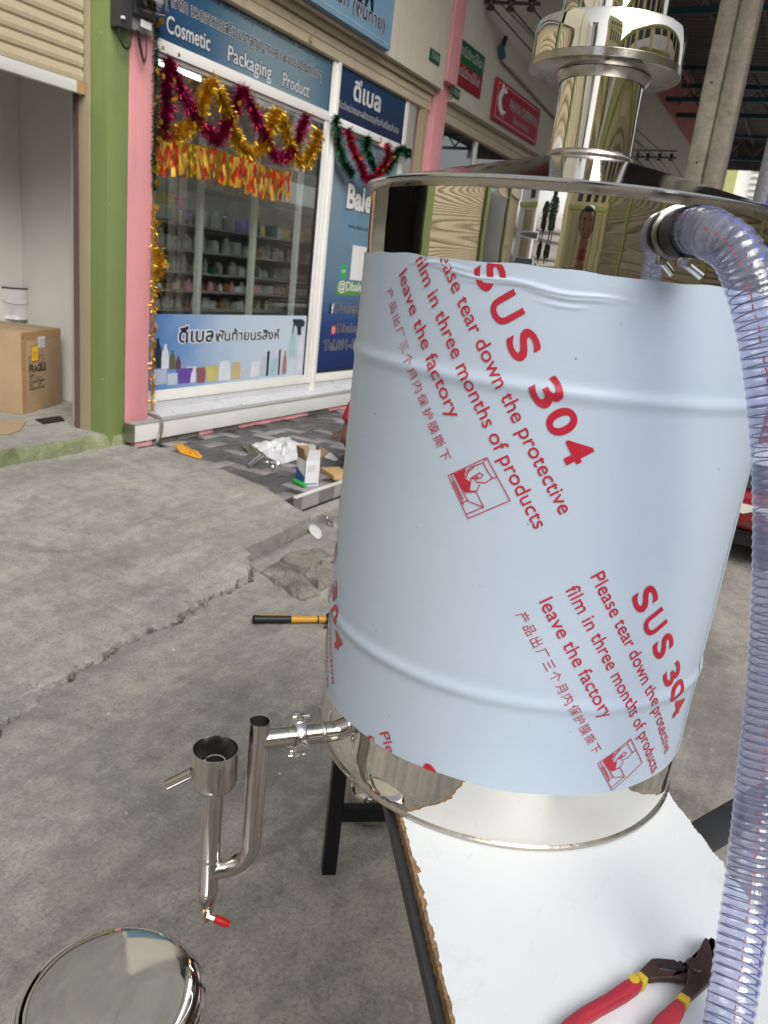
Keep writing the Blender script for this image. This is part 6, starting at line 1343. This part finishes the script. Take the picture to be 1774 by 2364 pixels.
MB().lathe([(SR - 0.001, -0.026), (SR + 0.0045, -0.026), (SR + 0.0055, -0.018), (SR + 0.004, -0.010), (SR + 0.001, -0.008)], 96, (sx_, sy2, SZ), None, True).build('rim', 'chrome', so, smooth=60)
for k in range(4):
    a = radians(22 + 90 * k); MB().tube(spline([(sx_ + (SR - 0.03) * cos(a), sy2 + (SR - 0.03) * sin(a), SZ - 0.02), (sx_ + (SR - 0.01) * cos(a), sy2 + (SR - 0.01) * sin(a), 0.30), (sx_ + (SR + 0.035) * cos(a), sy2 + (SR + 0.035) * sin(a), 0.006)], 6), 0.0105, 12).build('leg', 'chrome', so, smooth=60)
MB().lathe([(SR - 0.018, 0.17), (SR - 0.010, 0.178), (SR - 0.018, 0.186), (SR - 0.026, 0.178), (SR - 0.018, 0.17)], 64, (sx_, sy2, 0), None, True).build('foot_ring', 'chrome', so, smooth=60)
pc = onZ(852, 1886, 0.0); pt = empty('perforated_pot', (pc.x, pc.y, 0), 'small perforated steel pot on the ground under the table', 'pot')
pc = Vector((pc.x, pc.y, 0))
MB().lathe([(0.0, 0.002), (0.045, 0.004), (0.060, 0.02), (0.066, 0.05), (0.066, 0.095), (0.062, 0.108), (0.045, 0.116), (0.0, 0.119)], 48, pc).build('pot', 'pipe_steel', pt, smooth=60)
m = MB()
for rr, n_ in ((0.018, 5), (0.038, 9)):
    for k in range(n_): a = 2 * pi * k / n_; zz = 0.1185 - 0.0012 * (rr / 0.038) ** 2; MB().lathe([(0.0045, -0.001), (0.0045, 0.0012), (0.0, 0.0012)], 10, pc + Vector((rr * cos(a), rr * sin(a), zz))).build('hole', 'black_plastic', pt)
MB().tube(spline([pc + Vector((0.064, -0.01, 0.09)), pc + Vector((0.085, -0.012, 0.07)), pc + Vector((0.066, -0.014, 0.045))], 6), 0.003, 8).build('handle', 'black_plastic', pt)

# ================================================================== CARS
def car(name, loc, rz_, body, label, group=None):
    """front at local x = 0, length along +x"""
    e = empty(name, loc, label, 'car', group); M = Matrix.Translation(loc) @ Matrix.Rotation(rz_, 4, 'Z'); W2 = 0.82
    def T(p): return M @ Vector(p)
    def ex2(nm, m, poly, y0, y1, bev=0.0):
        mb = MB(); n_ = len(poly); mb.add([T((x, y0, z)) for x, z in poly] + [T((x, y1, z)) for x, z in poly], [list(range(n_))[::-1], list(range(n_, 2 * n_))] + [(i, (i + 1) % n_, n_ + (i + 1) % n_, n_ + i) for i in range(n_)]); return mb.build(nm, m, e, bevel=bev, seg=3)
    ex2('body', body, [(0.08, 0.24), (0.02, 0.36), (0.0, 0.50), (0.05, 0.66), (0.14, 0.76), (1.05, 0.93), (3.55, 0.98), (3.72, 0.80), (3.72, 0.30), (3.6, 0.22)], -W2, W2, 0.05)
    ex2('cabin', body, [(1.0, 0.93), (1.75, 1.42), (3.1, 1.44), (3.6, 0.97)], -W2 + 0.10, W2 - 0.10, 0.06)
    ex2('windscreen', 'car_glass', [(1.06, 0.985), (1.72, 1.40), (1.735, 1.385), (1.085, 0.975)], -W2 + 0.17, W2 - 0.17)
    for s_ in (-1, 1):
        y0 = s_ * (W2 - 0.095); y1 = s_ * (W2 - 0.104)
        ex2('side_window', 'car_glass', [(1.25, 0.98), (1.80, 1.36), (2.25, 1.37), (2.25, 0.98)], y0, y1); ex2('side_window', 'car_glass', [(2.33, 0.98), (2.33, 1.37), (3.02, 1.37), (3.35, 0.98)], y0, y1)
        ex2('headlight', 'ink_white', [(0.03, 0.60), (0.06, 0.70), (0.16, 0.765), (0.2, 0.66)], s_ * (W2 - 0.32), s_ * (W2 + 0.002), 0.01)
        ex2('mirror', body, [(1.2, 0.96), (1.2, 1.1), (1.34, 1.1), (1.34, 0.96)], s_ * (W2 - 0.05), s_ * (W2 + 0.13), 0.03)
        for x in (0.72, 3.02):
            c = T((x, s_ * (W2 - 0.10), 0.29)); axv = (M.to_3x3() @ Vector((0, s_, 0)))
            wh = empty('wheel', (0, 0, 0), None, None); wh.parent = e; wh.location = Vector(c) - e.location
            MB().lathe([(0.19, -0.09), (0.27, -0.09), (0.29, -0.06), (0.29, 0.06), (0.27, 0.09), (0.19, 0.09)], 28, c, axv, True).build('tyre', 'tyre', wh, smooth=40); MB().lathe([(0.19, 0.085), (0.17, 0.06), (0.05, 0.07), (0.0, 0.075)], 20, c, axv, True).build('rim', 'bright_steel', wh, smooth=40)
    ex2('grille', 'black_plastic', [(-0.012, 0.52), (0.035, 0.66), (0.06, 0.66), (0.02, 0.50)], -W2 + 0.30, W2 - 0.02)
    ex2('bumper', body, [(0.03, 0.27), (-0.03, 0.33), (-0.035, 0.47), (0.0, 0.505), (0.05, 0.50), (0.08, 0.27)], -W2 + 0.005, W2 - 0.005, 0.018)
    ex2('undertray', 'black_plastic', [(0.10, 0.14), (0.10, 0.235), (3.6, 0.235), (3.6, 0.14)], -W2 + 0.1, W2 - 0.1)
    return e, T
car1, TC = car('car', Vector((5.02, -0.52, 0)), 0.0, 'car_red', 'red car with torn white bumper trim behind the tank and hose')
m = MB(); r = random.Random(2); P = []
for k in range(41):
    t = k / 40; y = -0.10 + 0.86 * t; dz = 0.020 + 0.020 * abs(sin(t * 17)) + 0.014 * r.random(); P.append((y, dz))
top = [TC((-0.042 - 0.002 * (k % 2), y, 0.425)) for k, (y, dz) in enumerate(P)]; bot = [TC((-0.050 - 0.006 * r.random(), y, 0.425 - dz)) for y, dz in P]
m.add(top + bot + [p + Vector((0.01, 0, 0.002)) for p in top], [(i, i + 1, 42 + i, 41 + i) for i in range(40)] + [(i, i + 1, 83 + i, 82 + i) for i in range(40)]).build('torn_trim', 'torn_foam', car1)
car('car', Vector((-5.6, 1.35, 0)), pi, 'car_silver', 'silver car parked up the lane, mirrored in the tank')

# ================================================================== PEOPLE
def skin(name, J, edges, m, parent, root, sub=2):
    names = list(J); idx = {k: i for i, k in enumerate(names)}
    me = bpy.data.meshes.new(name); me.from_pydata([J[k][0] for k in names], [(idx[a], idx[b]) for a, b in edges], [])
    o = bpy.data.objects.new(name, me); COL.objects.link(o); md = o.modifiers.new('skin', 'SKIN'); md.use_smooth_shade = True; md.branch_smoothing = 0.6
    for k in names:
        sv = me.skin_vertices[0].data[idx[k]]; rr = J[k][1]; sv.radius = rr if hasattr(rr, '__len__') else (rr, rr); sv.use_root = (k == root)
    sb_ = o.modifiers.new('sub', 'SUBSURF'); sb_.levels = sub; sb_.render_levels = sub
    dg = bpy.context.evaluated_depsgraph_get(); me2 = bpy.data.meshes.new_from_object(o.evaluated_get(dg)); bpy.data.objects.remove(o)
    o = bpy.data.objects.new(name, me2); COL.objects.link(o); me2.materials.clear(); me2.materials.append(MATS[m])
    if parent: o.parent = parent; o.matrix_parent_inverse = world_of(parent).inverted()
    return o
def person(base, fwd, pose, label, shirt, lower, skn):
    """pose: dict of joint -> (forward, left, up) in metres from base"""
    f = Vector(fwd).normalized(); l = Vector((-f.y, f.x, 0)); B = Vector(base)
    def W(p): return B + f * p[0] + l * p[1] + ZH * p[2]
    e = empty('person', B, label, 'person')
    RAD = dict(pelvis=(0.14, 0.115), belly=(0.135, 0.11), chest=(0.15, 0.12), neck0=0.085, neck=0.066, head0=0.082, head1=0.103, head2=0.100, head3=0.055)
    J = {}
    for k, p in pose.items():
        b = k[:-2] if k[-2:] in ('_l', '_r') else k
        J[k] = (W(p), dict(RAD, shoulder=0.072, elbow=0.048, wrist=0.032, palm=0.034, hip=0.098, knee=0.064, ankle=0.037, heel=0.036, toe=0.028, ear=0.016).get(b, 0.05))
    # face and hands grow from the joints
    ed = [('pelvis', 'belly'), ('belly', 'chest'), ('chest', 'neck0'), ('neck0', 'neck'), ('neck', 'head0'), ('head0', 'head1'), ('head1', 'head2'), ('head2', 'head3')]
    h0_, h2_ = Vector(pose['head0']), Vector(pose['head2']); up = (h2_ - h0_).normalized(); fv = Vector((1, 0, 0)); fv = (fv - up * fv.dot(up)).normalized()
    mid = Vector(pose['head1'])
    J['jaw'] = (W(h0_ + fv * 0.055 - up * 0.012), 0.036); ed.append(('head0', 'jaw'))
    J['nose'] = (W(mid + fv * 0.098 - up * 0.022), 0.011); J['brow'] = (W(mid + fv * 0.06 + up * 0.0), 0.040); ed += [('head1', 'brow'), ('brow', 'nose')]
    for s_, sd_ in (('_l', 1), ('_r', -1)):
        ed += [('chest', 'shoulder' + s_), ('shoulder' + s_, 'elbow' + s_), ('elbow' + s_, 'wrist' + s_), ('wrist' + s_, 'palm' + s_), ('pelvis', 'hip' + s_), ('hip' + s_, 'knee' + s_), ('knee' + s_, 'ankle' + s_), ('ankle' + s_, 'heel' + s_), ('heel' + s_, 'toe' + s_)]
        J['ear' + s_] = (W(mid + Vector((0, 0.083 * sd_, -0.005))), 0.013); ed.append(('head1', 'ear' + s_))
        w0_, p0_ = Vector(pose['wrist' + s_]), Vector(pose['palm' + s_]); hd_ = (p0_ - w0_).normalized(); sdh = hd_.cross(Vector((0.3, 0.2, 1))).normalized(); nn = hd_.cross(sdh)
        for q, (off, L) in enumerate(((-0.030, 0.062), (-0.010, 0.074), (0.010, 0.070), (0.029, 0.056))):
            a = p0_ + hd_ * 0.030 + sdh * off; b = a + hd_ * L * 0.55 - nn * 0.012; c = b + hd_ * L * 0.32 - nn * 0.026
            for t_, pt_, rr in (('a', a, 0.0098), ('b', b, 0.0088), ('c', c, 0.0072)): J['f%d%s%s' % (q, t_, s_)] = (W(pt_), rr)
            ed += [('palm' + s_, 'f%da%s' % (q, s_)), ('f%da%s' % (q, s_), 'f%db%s' % (q, s_)), ('f%db%s' % (q, s_), 'f%dc%s' % (q, s_))]
        a = p0_ - hd_ * 0.012 - sdh * 0.036; b = a + hd_ * 0.034 - sdh * 0.020
        J['tha' + s_] = (W(a), 0.011); J['thb' + s_] = (W(b), 0.0085); ed += [('palm' + s_, 'tha' + s_), ('tha' + s_, 'thb' + s_)]
    bo = skin('body', J, ed, skn, e, 'pelvis'); bme = bo.data
    def cloth(nm, rules, m, grow):
        keep = []
        for v in bme.vertices:
            best = (9e9, None, 0)
            for a, b in ed:
                pa, pb_ = J[a][0], J[b][0]; d = pb_ - pa; t = max(0.0, min(1.0, (v.co - pa).dot(d) / max(1e-9, d.length_squared))); q = (v.co - (pa + d * t)).length - 0.5 * (max(J[a][1]) if hasattr(J[a][1], '__len__') else J[a][1])
                if q < best[0]: best = (q, (a, b), t)
            lim = rules.get(best[1]); keep.append(lim is not None and lim[0] <= best[2] <= lim[1])
        fs_ = [list(p.vertices) for p in bme.polygons if all(keep[i] for i in p.vertices)]
        used = sorted({i for f_ in fs_ for i in f_}); ix = {i: k for k, i in enumerate(used)}
        c_ = MB(); c_.v = [bme.vertices[i].co + bme.vertices[i].normal * grow for i in used]; c_.f = [[ix[i] for i in f_] for f_ in fs_]
        o_ = c_.build(nm, m, e, smooth=80); md = o_.modifiers.new('thick', 'SOLIDIFY'); md.thickness = 0.004; md.offset = 1
        return o_
    sr = {('pelvis', 'belly'): (0, 1), ('belly', 'chest'): (0, 1), ('chest', 'neck0'): (0, 0.8)}; tr_ = {('pelvis', 'belly'): (0, 0.35)}
    for s_ in ('_l', '_r'): sr[('chest', 'shoulder' + s_)] = (0, 1); sr[('shoulder' + s_, 'elbow' + s_)] = (0, 0.62); sr[('pelvis', 'hip' + s_)] = (0, 0.5); tr_[('pelvis', 'hip' + s_)] = (0, 1); tr_[('hip' + s_, 'knee' + s_)] = (0, 1); tr_[('knee' + s_, 'ankle' + s_)] = (0, 0.9)
    cloth('shirt', sr, shirt, 0.016); cloth('trousers', tr_, lower, 0.008)
    hc_ = mid + up * 0.045 - fv * 0.022
    hr = MB(); n_ = 20; vs_ = []; rows_ = 9
    for i in range(rows_):
        ph = pi * 0.60 * i / (rows_ - 1)
        for k in range(n_):
            a = 2 * pi * k / n_; dirv = (fv * cos(a) + Vector((0, 1, 0)) * sin(a)) * sin(ph) + up * cos(ph); cut = 1.0 if not (cos(a) > 0.35 and ph > 1.05) else 0.82
            vs_.append(W(hc_ + Vector((dirv.x * 0.112, dirv.y * 0.102, dirv.z * 0.108)) * cut))
    hr.add(vs_, [(i * n_ + k, i * n_ + (k + 1) % n_, (i + 1) * n_ + (k + 1) % n_, (i + 1) * n_ + k) for i in range(rows_ - 1) for k in range(n_)]); hr.build('hair', 'hair', e, smooth=80)
    for s_ in (1, -1):
        ew = W(mid + fv * 0.093 + Vector((0, 0.031 * s_, 0.004))); MB().lathe([(0.0, -0.008), (0.0055, -0.006), (0.008, 0), (0.0055, 0.006), (0.0, 0.008)], 12, ew).build('eye', 'hair', e, smooth=60)
        MB().bar(W(mid + fv * 0.098 + Vector((0, 0.017 * s_, 0.024))), W(mid + fv * 0.090 + Vector((0, 0.046 * s_, 0.025))), 0.006, 0.006).build('eyebrow', 'hair', e)
    MB().bar(W(h0_ + fv * 0.080 + up * 0.010 + Vector((0, -0.022, 0))), W(h0_ + fv * 0.080 + up * 0.010 + Vector((0, 0.022, 0))), 0.006, 0.008).build('mouth', 'panya_red', e)
    return e
# photographer, mirrored in the upper band
pose = dict(pelvis=(0, 0, 0.95), belly=(0.01, 0, 1.10), chest=(0, 0, 1.30), neck0=(-0.01, 0, 1.43), neck=(0.0, 0, 1.475), head0=(0.02, 0, 1.525), head1=(0.025, 0, 1.61), head2=(0.015, 0, 1.69), head3=(0.0, 0, 1.745),
    shoulder_l=(0, 0.185, 1.385), shoulder_r=(0, -0.185, 1.385), elbow_l=(-0.02, 0.25, 1.11), elbow_r=(-0.02, -0.25, 1.11), wrist_l=(0.10, 0.22, 0.89), wrist_r=(0.10, -0.22, 0.89), palm_l=(0.14, 0.21, 0.82), palm_r=(0.14, -0.21, 0.82),
    hip_l=(0, 0.095, 0.90), hip_r=(0, -0.095, 0.90), knee_l=(0.02, 0.11, 0.49), knee_r=(0.02, -0.11, 0.49), ankle_l=(-0.01, 0.12, 0.09), ankle_r=(-0.01, -0.12, 0.09), heel_l=(-0.03, 0.12, 0.036), heel_r=(-0.03, -0.12, 0.036), toe_l=(0.15, 0.13, 0.03), toe_r=(0.15, -0.13, 0.03))
person((-0.46, -0.255, 0.0), (0.95, 0.30, 0), pose, 'man in a dark blue shirt, seen only mirrored in the tank', 'shirt_blue', 'trousers', 'skin')
# worker sitting on the platform, all but an arm hidden by the tank
pose = dict(pelvis=(0, 0, 0.125), belly=(0.05, 0, 0.27), chest=(0.12, 0, 0.45), neck0=(0.16, 0, 0.555), neck=(0.185, 0, 0.595), head0=(0.22, 0, 0.635), head1=(0.25, 0, 0.71), head2=(0.25, 0, 0.785), head3=(0.24, 0, 0.835),
    shoulder_l=(0.13, 0.175, 0.535), shoulder_r=(0.13, -0.175, 0.535), elbow_l=(0.15, 0.235, 0.26), elbow_r=(0.20, -0.22, 0.27), wrist_l=(0.37, 0.17, 0.22), wrist_r=(0.42, -0.10, 0.24), palm_l=(0.44, 0.15, 0.21), palm_r=(0.49, -0.07, 0.22),
    hip_l=(0.02, 0.10, 0.11), hip_r=(0.02, -0.10, 0.11), knee_l=(0.36, 0.10, 0.24), knee_r=(0.30, -0.30, 0.12), ankle_l=(0.46, -0.02, 0.05), ankle_r=(0.40, 0.00, 0.05), heel_l=(0.45, -0.03, 0.045), heel_r=(0.40, 0.05, 0.045), toe_l=(0.58, -0.08, 0.04), toe_r=(0.50, 0.09, 0.04))
ap = at(800, 990, 5.45); fwdp = Vector((0.55, 0.83, 0)).normalized(); lft = Vector((-fwdp.y, fwdp.x, 0))
pb = Vector((ap.x, ap.y, 0.101)) - lft * 0.225 - fwdp * 0.14 + rt * 0.020
person(pb, fwdp, pose, 'worker in a red T-shirt sitting on the platform behind the tank', 'shirt_red', 'trousers', 'skin_dark')
